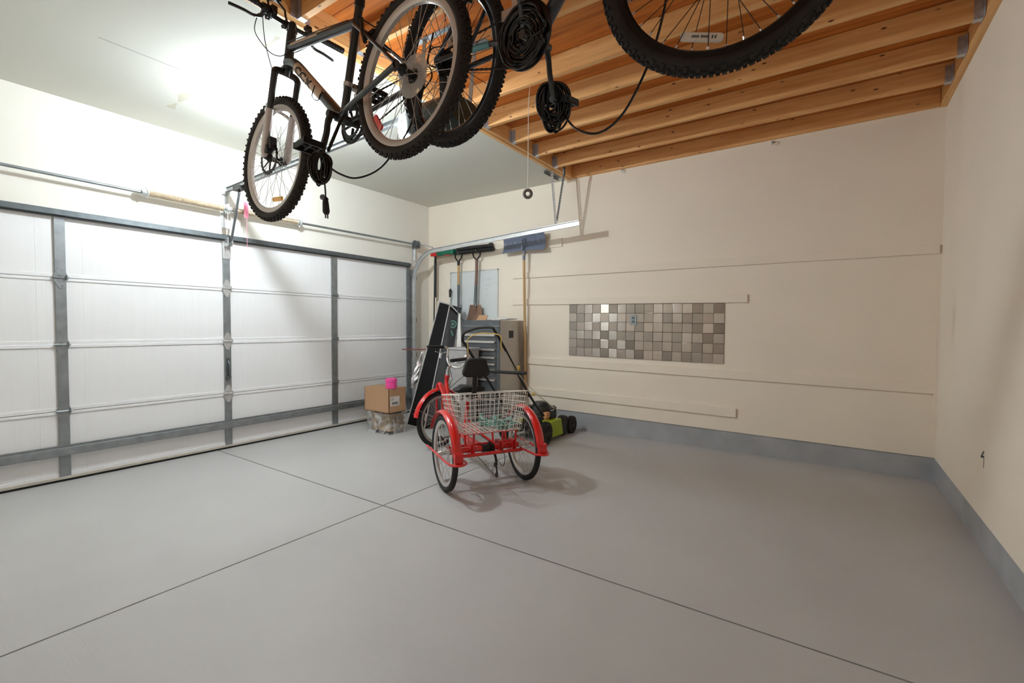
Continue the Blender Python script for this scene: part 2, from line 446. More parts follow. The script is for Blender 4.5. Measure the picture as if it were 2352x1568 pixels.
# loft: open joists between a rim beam and a ledger, sheathing on top
sh = MB()
for k in range(5):
    y0 = YF + k * 1.22; y1 = min(D, y0 + 1.215)
    if y0 < D: sh.box((XO, y0, LOFT), (W, y1, LOFT + .016))
tag(sh.build('loft_sheathing', M['osb'], smooth=False), 'orange-brown plywood loft deck seen from below between the wooden joists', 'loft floor')
rb = MB().box((XO, YF, H - .004), (XO + .040, D, LOFT)); rb.box((XO + .042, YF, H + .004), (XO + .082, D, LOFT))
tag(rb.build('rim_beam', M['beam'], smooth=False, bevel=.002), 'doubled wooden rim beam where the white ceiling stops at the joists', 'beam')
tag(MB().box((W - .042, YF, H - .004), (W, D, LOFT)).build('ledger_board', M['beam'], smooth=False, bevel=.002), 'wooden ledger board fixed high along the right-hand wall', 'beam')
JX0, JX1 = XO + .084, W - .044
jm = MB().box((0, -.019, 0), (JX1 - JX0, .019, LOFT - H - .002))
tag(MB().box((JX0, D - .04, H), (JX1, D, LOFT)).build('wall_joist', M['joist'], smooth=False, bevel=.002), 'wooden joist fixed flat against the back wall at ceiling height', 'joist')
ords = ['first', 'second', 'third', 'fourth', 'fifth', 'sixth', 'seventh', 'eighth', 'ninth']
proto = None; hp = []
def hanger_mesh(x, sgn):
    h = MB()
    for s in (-1, 1):
        h.box((x, s * .0195, -.003), (x + sgn * .042, s * .0212, .115))
        h.box((x, s * .0195, -.003), (x + sgn * .0015, s * .06, .115))
        for k in range(4): h.cyl((x + sgn * (.012 + .014 * (k % 2)), s * .021, .02 + .025 * k), (x + sgn * (.012 + .014 * (k % 2)), s * .023, .02 + .025 * k), .004, n=6)
    h.box((x, -.0212, -.0035), (x + sgn * .042, .0212, -.0015))
    return h
for k in range(9):
    y = (4.57, 4.165, 3.745, 3.32, 2.92, 2.365, 1.965, 1.565, 1.165)[k]
    F = Matrix.Translation((JX0, y, H))
    lab = 'bare wooden loft joist in metal hangers, %s one out from the back wall' % ords[k]
    if proto is None:
        proto = jm.build('floor_joist', M['joist'], frame=F, smooth=False, bevel=.002)
        proto['label'] = lab
        for (x, s) in ((.001, 1), (JX1 - JX0 - .001, -1)):
            hp.append(hanger_mesh(x, s).build('joist_hanger', M['hanger'], proto, frame=F, smooth=False))
        o = proto
    else:
        o = proto.copy(); C.objects.link(o); o.matrix_basis = F; WM[o.name] = F
        for h in hp:
            c = h.copy(); C.objects.link(c); c.parent = o; c.matrix_basis = h.matrix_basis
    tag(o, lab, 'joist', 'exposed loft joists')

# ------------------------------------------------------------------ garage door (x = 0 plane, opening along y)
door = struct(link('door_1', None, None, Matrix.Translation((0, 2.2, 0))))
door['label'] = 'white sectional overhead garage door seen from inside, closed'
SY = [(-.235, -.165), (.963, 1.028), (2.174, 2.239), (3.384, 3.462), (4.585, 4.65)]
for k in range(4):
    z0, z1 = .035 + k * .5247, .035 + (k + 1) * .5247 - .004
    s = MB().box((-.05, DY0 + .005, z0), (-.004, DY1 - .005, z1))
    s.box((-.05, DY0 + .005, z0), (.003, DY1 - .005, z0 + .028)); s.box((-.05, DY0 + .005, z1 - .022), (.004, DY1 - .005, z1))
    for yy in (.86, 1.13, 2.34, 3.56): s.box((-.05, yy, z0 + .02), (-.0028, yy + .004, z1 - .02))
    sec = wpart(s, 'door_section', M['door_skin'], door, smooth=False, bevel=.002)
    for (a, b) in SY:
        st = MB().box((-.004, a, z0 + .004), (.012, b, z1 - .004))
        wpart(st, 'stile', M['galv'], sec, smooth=False, bevel=.002)
for k in range(1, 4):
    zj = .035 + k * .5247 - .002
    for (a, b) in SY:
        yc = (a + b) / 2; h = MB()
        for sgn in (1, -1):
            R3 = Matrix(((0, 0, 1, .0125), (1, 0, 0, yc), (0, sgn, 0, zj), (0, 0, 0, 1)))
            pl = [(-.043, .008), (.043, .008), (.03, .045), (.012, .085), (-.012, .085), (-.03, .045)]
            if sgn < 0: pl = pl[::-1]
            h.prism(pl, R3, .003)
            h.box((.0155, yc - .012, zj + sgn * .02 - .006), (.019, yc + .012, zj + sgn * .02 + .006))
            h.cyl((.0155, yc + .012, zj + sgn * .062), (.0195, yc + .012, zj + sgn * .062), .006, n=6)
        h.cyl((.018, yc - .046, zj), (.018, yc + .046, zj), .0085, n=10)
        h.box((.012, yc + .03, zj - .012), (.04, yc + .036, zj + .02))
        wpart(h, 'hinge', M['galv_light'] if a > 2 and a < 3 else M['galv'], door, smooth=False)
def strut(z, h, d, m):
    s = MB()
    s.box((.013, DY0 + .02, z), (.016, DY1 - .02, z + h)); s.box((.013, DY0 + .02, z + h * .18), (d, DY1 - .02, z + h * .22))
    s.box((.013, DY0 + .02, z + h * .78), (d, DY1 - .02, z + h * .82)); s.box((d - .003, DY0 + .02, z + h * .2), (d, DY1 - .02, z + h * .8))
    wpart(s, 'reinforcing_strut', m, door, smooth=False, bevel=.002)
strut(2.075, .062, .055, M['galv_dark']); strut(.205, .085, .062, M['galv'])
s = MB().box((-.05, DY0 + .005, .018), (.014, DY1 - .005, .04)); wpart(s, 'bottom_retainer', M['retainer'], door, smooth=False, bevel=.003)
s = MB().box((-.05, DY0 + .005, .0), (.006, DY1 - .005, .019)); wpart(s, 'bottom_seal', M['seal'], door, smooth=False)
s = MB(); s.box((.012, 2.19, .73), (.018, 2.222, .91)); s.tube([(.018, 2.206, .75), (.045, 2.206, .76), (.05, 2.206, .8), (.048, 2.206, .85), (.018, 2.206, .885)], .007, 8); s.cyl((.012, 2.206, .72), (.03, 2.206, .72), .022, n=12)
wpart(s, 'lift_handle', M['galv_dark'], door, smooth=True)
s = MB(); s.box((.012, 2.17, 1.9), (.017, 2.245, 2.075)); s.box((.012, 2.185, 2.02), (.1, 2.19, 2.1)); s.box((.012, 2.225, 2.02), (.1, 2.23, 2.1)); s.cyl((.09, 2.18, 2.06), (.09, 2.235, 2.06), .008, n=8)
wpart(s, 'opener_bracket', M['galv_light'], door, smooth=False)

# torsion shaft, springs, centre bearing bracket, cable drum
ts = thing('torsion_spring_shaft', 'steel torsion shaft with springs above the garage door', 'door spring', (.09, 2.2, 2.37))
wpart(MB().tube([(.09, -.3, 2.385), (.09, 2.2, 2.372), (.09, 4.74, 2.402)], .0125, 10), 'shaft', M['galv'], ts)
def spring(y0, y1, z0, z1):
    mb = MB(); n = 46; pr = []
    for k in range(n * 2 + 1):
        pr.append((.0275 if k % 2 == 0 else .0245, (y1 - y0) * k / (n * 2)))
    mb.lathe(pr, (.09, y0, (z0 + z1) / 2), (0, 1, (z1 - z0) / (y1 - y0)), 14)
    return mb
wpart(spring(1.55, 2.15, 2.38, 2.375), 'spring', M['spring'], ts)
wpart(spring(2.25, 2.92, 2.372, 2.38), 'spring', M['spring'], ts)
for y in (1.53, 2.935):
    mb = MB().lathe([(.014, -.03), (.03, -.03), (.034, -.012), (.03, 0), (.036, .006), (.03, .02), (.014, .02)], (.09, y, 2.381), (0, 1, 0), 14)
    mb.cyl((.09, y, 2.381), (.09, y, 2.428), .006, n=6); mb.cyl((.09, y, 2.381), (.09, y, 2.335), .006, n=6)
    wpart(mb, 'winding_cone', M['galv_light'], ts)
mb = MB(); mb.box((.0014, 2.17, 2.2), (.004, 2.235, 2.62)); mb.box((.004, 2.197, 2.33), (.11, 2.202, 2.43)); mb.box((.0014, 2.175, 2.53), (.06, 2.18, 2.6)); mb.box((.0014, 2.225, 2.53), (.06, 2.23, 2.6)); mb.cyl((.09, 2.18, 2.372), (.09, 2.222, 2.372), .03, n=14)
wpart(mb, 'centre_bracket', M['galv_light'], ts, smooth=False)
mb = MB(); mb.lathe([(.03, 0), (.055, .004), (.05, .012), (.05, .05), (.056, .056), (.03, .06)], (.09, 4.66, 2.401), (0, 1, 0), 20)
wpart(mb, 'cable_drum', M['galv_dark'], ts)
mb = MB(); mb.box((.0014, 4.735, 2.35), (.13, 4.738, 2.44)); mb.box((.0014, 4.70, 2.18), (.003, 4.738, 2.46)); mb.box((.0014, 4.735, 2.18), (.03, 4.738, 2.35)); mb.tube([(.12, 4.7366, 2.40), (.28, 4.72, 2.37), (.42, 4.69, 2.325)], .010, 6)
wpart(mb, 'bearing_plate', M['galv_light'], ts, smooth=False)
wpart(MB().tube([(.05, 4.662, 2.4), (.022, 4.648, 1.2), (.018, 4.646, .12)], .002, 5), 'lift_cable', M['galv_dark'], ts)

# warning tags tied by the spring
tg = thing('warning_tag', 'bright pink card tag hanging beside the door spring', 'tag', (.15, 2.335, 2.31))
wpart(MB().box((.149, 2.315, 2.312), (.151, 2.358, 2.465)), 'card', M['pinktag'], tg, smooth=False)
wpart(MB().tube([(.095, 2.335, 2.40), (.152, 2.336, 2.47), (.153, 2.338, 2.30), (.15, 2.34, 2.0)], .0022, 5), 'string', M['pinktag'], tg)
tg = thing('warning_label', 'pale pink card label hanging under the centre spring bracket', 'tag', (.12, 2.178, 2.18))
wpart(MB().box((.119, 2.158, 2.182), (.121, 2.198, 2.262)), 'card', M['paletag'], tg, smooth=False)
wpart(MB().tube([(.112, 2.178, 2.345), (.121, 2.178, 2.255)], .002, 5), 'string', M['rope'], tg)

# right-hand track
tr = thing('door_track', 'curved galvanised door track running from the door edge along the back wall', 'track', (.3, 4.75, 0))
path = [(.06, 4.69, .05), (.06, 4.69, 1.0), (.06, 4.69, 1.86)]
for k in range(1, 13):
    a = PI / 2 * k / 12
    path.append((.06 + .42 * (1 - math.cos(a)), 4.69 - .03 * k / 12, 1.86 + .415 * math.sin(a)))
path.append((1.4, 4.66, 2.322)); path.append((2.666, 4.66, 2.385))
def channel(path, w, d):
    mb = MB(); pts = [V(p) for p in path]; vs = []; fs = []; n = len(pts)
    prof = [(-d, w), (-d, w - .003), (0, w - .003), (0, -w + .003), (-d, -w + .003), (-d, -w), (.003, -w), (.003, w)]
    for i, p in enumerate(pts):
        t = ((pts[min(i + 1, n - 1)] - pts[max(i - 1, 0)])).normalized()
        side = V((0, 1, 0)); up = t.cross(side).normalized()
        for (a, b) in prof: vs.append(p + side * a + up * b)
    m = len(prof)
    for i in range(n - 1):
        for k in range(m):
            l = (k + 1) % m; fs.append((i * m + k, i * m + l, (i + 1) * m + l, (i + 1) * m + k))
    fs.append(tuple(range(m - 1, -1, -1))); fs.append(tuple((n - 1) * m + k for k in range(m)))
    return mb.add(vs, fs)
wpart(channel(path, .028, .022), 'rail', M['galv_light'], tr, smooth=False)
mb = MB().box((.0014, 4.66, .05), (.004, 4.735, 2.05))
for z in (.3, .8, 1.3, 1.9): mb.box((.0014, 4.718, z), (.07, 4.722, z + .06))
wpart(mb, 'jamb_bracket', M['galv'], tr, smooth=False)
def perforated(mb, a, b, w=.03):
    a, b = V(a), V(b); t = (b - a).normalized(); s = V((1, 0, 0)) - t * t.x; s.normalize(); n = t.cross(s)
    L_ = (b - a).length; k = int(L_ / .03)
    # angle iron: one slotted flange (ladder of small pieces) and one plain flange
    for sgn in (-1, 1):
        mb.tube([a + s * (sgn * w * .36), b + s * (sgn * w * .36)], w * .16, 4, flat=(1, .5))
    for i in range(k + 1):
        p = a + t * (L_ * i / k)
        mb.tube([p - s * (w * .45), p + s * (w * .45)], .006, 4, flat=(1, .4))
    mb.hexa([a - s * w * .5, b - s * w * .5, b - s * w * .5 + n * w * .8, a - s * w * .5 + n * w * .8, a - s * w * .42, b - s * w * .42, b - s * w * .42 + n * w * .8, a - s * w * .42 + n * w * .8])
mb = MB(); perforated(mb, (2.375, 4.66, 2.40), (2.315, 4.66, H - .005)); wpart(mb, 'hanger_strap', M['galv_light'], tr, smooth=False)
mb = MB(); perforated(mb, (2.385, 4.665, 2.45), (2.47, 4.67, 2.97), .024); mb.box((2.462, 4.655, 2.95), (2.478, 4.685, H + .03)); wpart(mb, 'hanger_brace', M['galv_dark'], tr, smooth=False)
mb = MB().box((2.27, 4.56, H - .009), (2.305, 4.90, H - .006)); mb.box((2.27, 4.56, H - .04), (2.273, 4.90, H - .006)); wpart(mb, 'ceiling_angle', M['galv'], tr, smooth=False)

# opener
op = thing('garage_door_opener', 'garage door opener motor with rail and lit lens below the joists', 'opener', (2.9, 2.2, 2.5))
mb = MB()
ring = []
for k in range(24):
    a = 2 * PI * k / 24; c, s_ = math.cos(a), math.sin(a)
    ring.append((.13 * abs(c) ** .45 * (1 if c > 0 else -1), .095 * abs(s_) ** .5 * (1 if s_ > 0 else -1)))
vs = []; fs = []; xs = [(2.70, .84), (2.72, .96), (2.76, 1), (3.06, 1), (3.1, .97), (3.12, .86)]
for (x, f) in xs:
    for (y, z) in ring: vs.append((x, 2.2 + y * f, 2.545 + z * f))
for i in range(len(xs) - 1):
    for k in range(24): fs.append((i * 24 + k, i * 24 + (k + 1) % 24, (i + 1) * 24 + (k + 1) % 24, (i + 1) * 24 + k))
fs.append(tuple(range(23, -1, -1))); fs.append(tuple((len(xs) - 1) * 24 + k for k in range(24)))
mb.add(vs, fs); wpart(mb, 'motor_housing', M['motor'], op)
mb = MB(); vs = []; fs = []; xs = [(2.62, .55), (2.63, .78), (2.655, .92), (2.698, .95)]
for (x, f) in xs:
    for (y, z) in ring: vs.append((x, 2.2 + y * f, 2.535 + z * f))
for i in range(len(xs) - 1):
    for k in range(24): fs.append((i * 24 + k, i * 24 + (k + 1) % 24, (i + 1) * 24 + (k + 1) % 24, (i + 1) * 24 + k))
fs.append(tuple(range(23, -1, -1))); fs.append(tuple((len(xs) - 1) * 24 + k for k in range(24)))
mb.add(vs, fs); wpart(mb, 'light_lens', M['lens'], op)
mb = MB(); mb.box((.06, 2.197, 2.553), (2.75, 2.203, 2.585)); mb.box((.06, 2.184, 2.585), (2.75, 2.216, 2.589)); mb.box((.06, 2.184, 2.549), (2.75, 2.216, 2.553))
Tm = Matrix.Shear('XY', 4, (0, 0))
for p in mb.v: p.z += (p.x - .06) * .028
wpart(mb, 'rail', M['galv'], op, smooth=False)
mb = MB(); mb.box((.24, 2.17, 2.525), (.36, 2.23, 2.565)); mb.tube([(.30, 2.2, 2.53), (.30, 2.2, 2.49)], .012, 8); wpart(mb, 'trolley', M['black'], op, smooth=False)
mb = MB(); mb.tube([(.30, 2.2, 2.50), (.25, 2.2, 2.36), (.17, 2.2, 2.16), (.135, 2.2, 2.075), (.09, 2.2, 2.06)], .011, 6); wpart(mb, 'door_arm', M['galv_dark'], op, smooth=False)
for (x, y) in ((2.82, 2.09), (3.04, 2.09), (2.82, 2.31), (3.04, 2.31)):
    mb = MB().hexa([(x, y - .002, 2.62), (x + .03, y - .002, 2.62), (x + .03, y + .002, 2.62), (x, y + .002, 2.62), (x + .05, y - .002, H + .02), (x + .08, y - .002, H + .02), (x + .08, y + .002, H + .02), (x + .05, y + .002, H + .02)])
    wpart(mb, 'hanger_strap', M['galv'], op, smooth=False)
for y in (2.094, 2.306): wpart(MB().box((2.78, y - .02, H - .006), (3.2, y + .02, H - .003)), 'ceiling_angle', M['galv'], op, smooth=False)

# ceiling lamp: porcelain lampholder with a bare lit bulb
lamp = thing('ceiling_bulb', 'bare lit bulb in a white lampholder on the ceiling, behind the hanging bike wheel', 'lamp', (1.35, 2.015, 2.80))
wpart(MB().lathe([(.0, H), (.062, H), (.062, H - .012), (.05, H - .03), (.032, H - .05), (.027, H - .085), (.0, H - .085)], (1.35, 2.015, 0), (0, 0, 1), 24), 'lampholder', M['porcelain'], lamp)
wpart(MB().lathe([(.002, 2.825), (.02, 2.829), (.032, 2.843), (.036, 2.865), (.032, 2.888), (.022, 2.912), (.015, 2.930), (.014, 2.950)], (1.35, 2.015, 0), (0, 0, 1), 20), 'bulb', M['bulb'], lamp)

# ------------------------------------------------------------------ wheels and bicycles
def Rx(a): return Matrix.Rotation(a, 4, 'X')
def Ry(a): return Matrix.Rotation(a, 4, 'Y')
def Rz(a): return Matrix.Rotation(a, 4, 'Z')
def Tr(*p): return Matrix.Translation(V(p))
wheel_cache = {}
def wheel(parent, F, R, name, key, rimm, tyrem, spokem, hubm, tw=.05, knobby=True, nsp=36, hubw=.05, nipm=None, rimdepth=.022, phase=0.0):
    """F: world matrix of the wheel frame, axle along local y"""
    th = tw * .94; Rt = R - th / 2 - (.003 if knobby else 0); Ri = R - th - .004
    rim = MB()
    w = tw * .30
    rim.lathe([(Ri + .006, -w), (Ri + .006, -w * .8), (Ri - .004, -w * .6), (Ri - .004, w * .6), (Ri + .006, w * .8), (Ri + .006, w), (Ri - rimdepth * .6, w * .96), (Ri - rimdepth, w * .5), (Ri - rimdepth, -w * .5), (Ri - rimdepth * .6, -w * .96)], (0, 0, 0), (0, 1, 0), 72, closed=True)
    wo = rim.build(name, rimm, parent, frame=F)
    ty = MB(); n = 72
    ty.torus((0, 0, 0), (0, 1, 0), Rt, th / 2, tw / 2, n, 14)
    if knobby:
        K = 60
        for i in range(K):
            a0 = 2 * PI * i / K
            for (off, dy, sx, sy, hh) in ((0, -.0, .012, .013, .0065), (.5, tw * .2, .010, .010, .006), (.5, -tw * .2, .010, .010, .006), (.0, tw * .37, .010, .012, .006), (.0, -tw * .37, .010, .012, .006)):
                a = a0 + off * 2 * PI / K
                ph = math.asin(max(-1, min(1, dy / (tw / 2))))
                rr = Rt + th / 2 * math.cos(ph)
                Tk = Matrix.Rotation(-a, 4, 'Y') @ Tr(rr, dy, 0) @ Matrix.Rotation(ph, 4, 'Z')
                ty.cbox((hh * .3, 0, 0), (hh, sy, sx), Tk)
    else:
        for dy in (-.3, -.1, .1, .3):
            ph = math.asin(dy * 1.6); ty.torus((0, dy * tw, 0), (0, 1, 0), Rt + th / 2 * math.cos(ph), .002, .002, 72, 4)
    ty.build('tyre', tyrem, wo, frame=F)
    hb = MB(); hw = hubw
    hb.lathe([(.006, -hw - .012), (.012, -hw - .01), (.012, -hw), (.024, -hw * .62), (.024, -hw * .55), (.014, -hw * .45), (.014, hw * .45), (.024, hw * .55), (.024, hw * .62), (.012, hw), (.012, hw + .01), (.006, hw + .012)], (0, 0, 0), (0, 1, 0), 20)
    hb.build('hub', hubm, wo, frame=F)
    # four spoke meshes (side x lean), copied round the wheel
    kk = (key, nsp)
    if kk not in wheel_cache:
        ms = []
        for (sd, ln) in ((1, 1), (-1, 1), (1, -1), (-1, -1)):
            mb = MB(); al = ln * .95
            p0 = V((.023 * math.cos(al), sd * hw * .58, .023 * math.sin(al))); p1 = V((Ri - rimdepth + .004, sd * .002, 0))
            mb.tube([p0, p1], .0013, 5)
            mats = [spokem]
            if nipm:
                mb.cur = 1; d = (p1 - p0).normalized(); mb.tube([p1 - d * .014, p1], .0032, 6); mats = [spokem, nipm]
            me = bpy.data.meshes.new('spoke'); me.from_pydata([tuple(p) for p in mb.v], [], mb.f)
            for q in mats: me.materials.append(q)
            me.polygons.foreach_set('material_index', mb.mi); me.update(); ms.append(me)
        wheel_cache[kk] = ms
    for i in range(nsp):
        link('spoke', wheel_cache[kk][i % 4], wo, F @ Ry(-(2 * PI * i / nsp) + phase))
    return wo, Ri - rimdepth

def reflector(parent, F, r, ang, length, m, y=.0, w=.024, tilt=.0):
    """capsule reflector lying tangentially between the spokes at angle ang (from +x toward +z)"""
    poly = []
    L2 = length / 2; c = w / 2
    for k in range(9):
        a = -PI / 2 + PI * k / 8; poly.append((L2 - c * .7 + c * .7 * math.cos(a), c * math.sin(a)))
    for k in range(9):
        a = PI / 2 + PI * k / 8; poly.append((-L2 + c * .7 + c * .7 * math.cos(a), c * math.sin(a)))
    T_ = F @ Ry(-ang) @ Tr(r, y, 0) @ Ry(-tilt) @ Matrix(((0, 1, 0, 0), (0, 0, 1, -.004), (1, 0, 0, 0), (0, 0, 0, 1)))
    mb = MB().prism(poly, T_, .008)
    inv = WM[parent.name].inverted(); mb.v = [inv @ p for p in mb.v]
    return mb.build('reflector', m, parent, frame=WM[parent.name], bevel=.002)

def chain_loop(mb, c0, r0, c1, r1, y):
    """open-looking chain: upper and lower run plus arcs, made of small link plates"""
    c0, c1 = V(c0), V(c1); pts = []
    d = (c1 - c0).normalized(); up = V((-d.z, 0, d.x))
    a, b = c0 + up * r0, c1 + up * r1; n = int((b - a).length / .0127)
    for i in range(n): pts.append(a.lerp(b, i / n))
    for i in range(12):
        an = PI / 2 - PI * i / 12; pts.append(c1 + d * (r1 * math.cos(an)) + up * (r1 * math.sin(an)))
    a, b = c1 - up * r1, c0 - up * r0
    for i in range(n): pts.append(a.lerp(b, i / n))
    for i in range(14):
        an = -PI / 2 - PI * i / 14; pts.append(c0 + d * (r0 * math.cos(an)) + up * (r0 * math.sin(an)))
    m = len(pts)
    for i in range(m):
        p, q = pts[i] + V((0, y, 0)), pts[(i + 1) % m] + V((0, y, 0))
        if (q - p).length > .04: continue
        w = .0035 if i % 2 else .0025
        mb.tube([p, q], .0048 if i % 2 else .0036, 4, flat=(1, .8))
    return mb

def gear(mb, c, r, y0, y1, teeth):
    poly = []
    for k in range(teeth * 4):
        a = 2 * PI * k / (teeth * 4); rr = r + (.0035 if k % 4 in (0, 1) else -.0015)
        poly.append((rr * math.cos(a), rr * math.sin(a)))
    inner = [(r * .80 * math.cos(2 * PI * k / (teeth * 4)), r * .80 * math.sin(2 * PI * k / (teeth * 4))) for k in range(teeth * 4)]
    n = len(poly); vs = []
    for (pp, y) in ((poly, y0), (poly, y1), (inner, y1), (inner, y0)):
        for (u, w) in pp: vs.append((c[0] + u, c[1] + y, c[2] + w))
    fs = []
    for a in range(4):
        b = (a + 1) % 4
        for k in range(n): fs.append((a * n + k, a * n + (k + 1) % n, b * n + (k + 1) % n, b * n + k))
    return mb.add(vs, fs)

def pedal(parent, F, c, sgn, m):
    mb = MB(); c = V(c)
    mb.tube([c, c + V((0, sgn * .10, 0))], .007, 8)
    for (x0, x1) in ((-.045, -.037), (.037, .045)): mb.box((c.x + x0, c.y + sgn * .018, c.z - .013), (c.x + x1, c.y + sgn * .105, c.z + .013))
    for y in (.018, .06, .097): mb.box((c.x - .045, c.y + sgn * y, c.z - .010), (c.x + .045, c.y + sgn * (y + .008), c.z + .010))
    mb.box((c.x - .05, c.y + sgn * .03, c.z - .008), (c.x - .045, c.y + sgn * .09, c.z + .008)); mb.box((c.x + .05, c.y + sgn * .03, c.z - .008), (c.x + .045, c.y + sgn * .09, c.z + .008))
    return mb.build('pedal', m, parent, frame=F)

def decal_tube(mb, a, b, r, t0, t1, a0, a1, n=10):
    """partial cylinder skin round the tube a-b between fractions t0..t1 and angles (0 = +y, towards up)"""
    a, b = V(a), V(b); t = (b - a).normalized(); y = V((0, 1, 0)); y = (y - t * y.dot(t)).normalized(); u = t.cross(y)
    if u.z < 0: u = -u
    vs = []
    for tt in (t0, t1):
        for k in range(n + 1):
            an = a0 + (a1 - a0) * k / n
            vs.append(a.lerp(b, tt) + y * (r * math.cos(an)) + u * (r * math.sin(an)))
    fs = [(k, k + 1, n + 2 + k, n + 1 + k) for k in range(n)]
    return mb.add(vs, fs)

def bike(name, label, P):
    F = Tr(*P['pos']) @ Rz(P['head']) @ Ry(P['pitch']) @ Rx(P['roll'])
    root = thing(name, label, 'bicycle', F)
    fm = P['frame']; bbp = V(P['bb']); sc = V(P['sc']); st = V(P['st']); ht = V(P['ht']); hb = V(P['hb']); wb_ = P['wb']; R = P['R']
    mb = MB()
    mb.tube([ht, hb], .023, 14); mb.lathe([(.027, 0), (.027, .012)], ht - (ht - hb) * .06, ht - hb, 14); mb.lathe([(.028, -.008), (.028, .006)], hb, ht - hb, 14)
    ax = (ht - hb).normalized()
    tt1 = ht.lerp(hb, P.get('ttf', .45)); dt1 = ht.lerp(hb, .86)
    mb.tube([tt1, sc - V((0, 0, .015))], P.get('ttr', .018), 12)
    bow = P.get('bow', .02)
    dm = [dt1, dt1.lerp(bbp, .16) + V((0, 0, bow * 1.15)), dt1.lerp(bbp, .45) + V((0, 0, bow * .8)), bbp]
    dmid = catmull(dm, 6)
    mb.tube(dmid, P.get('dtr', .024), 14)
    mb.tube([bbp, st], .0175, 12)
    mb.cyl(bbp + V((0, -.036, 0)), bbp + V((0, .036, 0)), .021, n=18)
    for s in (1, -1):
        mb.tube(catmull([bbp + V((-.03, s * .03, 0)), V((.28, s * .045, -.01)), V((.0, s * .066, 0))], 5), .011, 8)
        mb.tube(catmull([sc + V((.0, s * .016, -.03)), V((sc.x * .62, s * .048, sc.z * .60)), V((.0, s * .066, .012))], 5), .0085, 8)
        mb.cyl((0, s * .061, 0), (0, s * .069, 0), .022, n=12)
    mb.tube([V((sc.x * .66, -.045, sc.z * .64)), V((sc.x * .66, .045, sc.z * .64))], .007, 6)
    mb.build('frame', fm, root, frame=F)
    # clamp, post, saddle
    d = (st - bbp).normalized()
    mb = MB().cyl(st - d * .02, st + d * .012, .0215, n=14); mb.tube([st + V((0, -.022, -.005)), st + V((-.02, .03, -.004)), st + V((-.035, .055, -.002))], .004, 6); mb.build('seat_clamp', M['black'], root, frame=F)
    mb = MB().cyl(st, V(P['sad']) - V((0, 0, .05)), .0145, n=12); mb.build('seat_post', M['black'], root, frame=F)
    sd = V(P['sad']); mb = MB(); vs = []; fs = []; secs = [(-.13, .05, .02), (-.12, .075, .034), (-.05, .07, .036), (.02, .04, .032), (.09, .022, .028), (.13, .012, .018)]
    for (x, w, h) in secs:
        for k in range(12):
            a = 2 * PI * k / 12; vs.append(sd + V((x, w * math.cos(a), h * .5 * math.sin(a) + (0.006 if x < -.1 else 0))))
    for i in range(len(secs) - 1):
        for k in range(12): fs.append((i * 12 + k, i * 12 + (k + 1) % 12, (i + 1) * 12 + (k + 1) % 12, (i + 1) * 12 + k))
    fs.append(tuple(range(12))); fs.append(tuple(60 + k for k in range(12))); mb.add(vs, fs)
    for s in (.02, -.02): mb.tube([sd + V((-.09, s, -.012)), sd + V((-.03, s, -.05)), sd + V((.03, s, -.05)), sd + V((.09, s * .5, -.01))], .0035, 6)
    mb.build('saddle', M['pad'], root, frame=F)
    # steering group turned about the head axis
    S = F @ Tr(*hb) @ Matrix.Rotation(P['steer'], 4, ax) @ Tr(*(-hb))
    crown = hb - ax * .035 + V((.005, 0, 0)); axle = V((wb_, 0, 0)); fd = (axle - crown).normalized()
    mb = MB(); mb.tube([hb, crown], .016, 10)
    arch = [crown + V((0, -.062, -.012)), crown + V((0, -.05, .01)), crown + V((0, 0, .014)), crown + V((0, .05, .01)), crown + V((0, .062, -.012))]
    mb.tube(catmull(arch, 4), .016, 8, flat=(1, 1.2))
    L_ = (axle - crown).length
    for s in (1, -1): mb.tube([crown + V((0, s * .062, -.008)), crown + fd * (L_ * .50) + V((0, s * .062, 0))], .0165 if P['fork_up'] is fm else .015, 12)
    mb.build('fork_crown', P['fork_up'], root, frame=S)
    mb = MB()
    for s in (1, -1):
        mb.tube([crown + fd * (L_ * .44) + V((0, s * .062, 0)), crown + fd * (L_ * .95) + V((0, s * .062, 0)), axle + V((0, s * .058, -.005))], [.0195, .0185, .012], 12)
    top = crown + fd * (L_ * .48) + V((.028, 0, .0))
    mb.tube(catmull([top + V((-.03, -.062, -.02)), top + V((.012, -.055, .035)), top + V((.02, 0, .05)), top + V((.012, .055, .035)), top + V((-.03, .062, -.02))], 4), .010, 6)
    mb.build('fork_lowers', P['fork_lo'], root, frame=S)
    # stem and bars
    bc = V(P['bar']); mb = MB(); mb.tube([ht, ht + ax * .035], .018, 12); mb.tube([ht + ax * .03, bc], [.019, .016], 10); mb.cyl(bc + V((0, -.03, 0)), bc + V((0, .03, 0)), .021, n=14)
    mb.build('stem', M['black'], root, frame=S)
    hw = P['hw']; rise = P.get('rise', .0)
    by = [(-hw, rise), (-hw * .55, rise), (-.09, 0), (.09, 0), (hw * .55, rise), (hw, rise)]
    bp = [bc + V((-.03 * (abs(y) / hw), y, z)) for (y, z) in by]
    mb = MB().tube(catmull(bp, 5), .0115, 10); mb.build('handlebar', M['black'], root, frame=S)
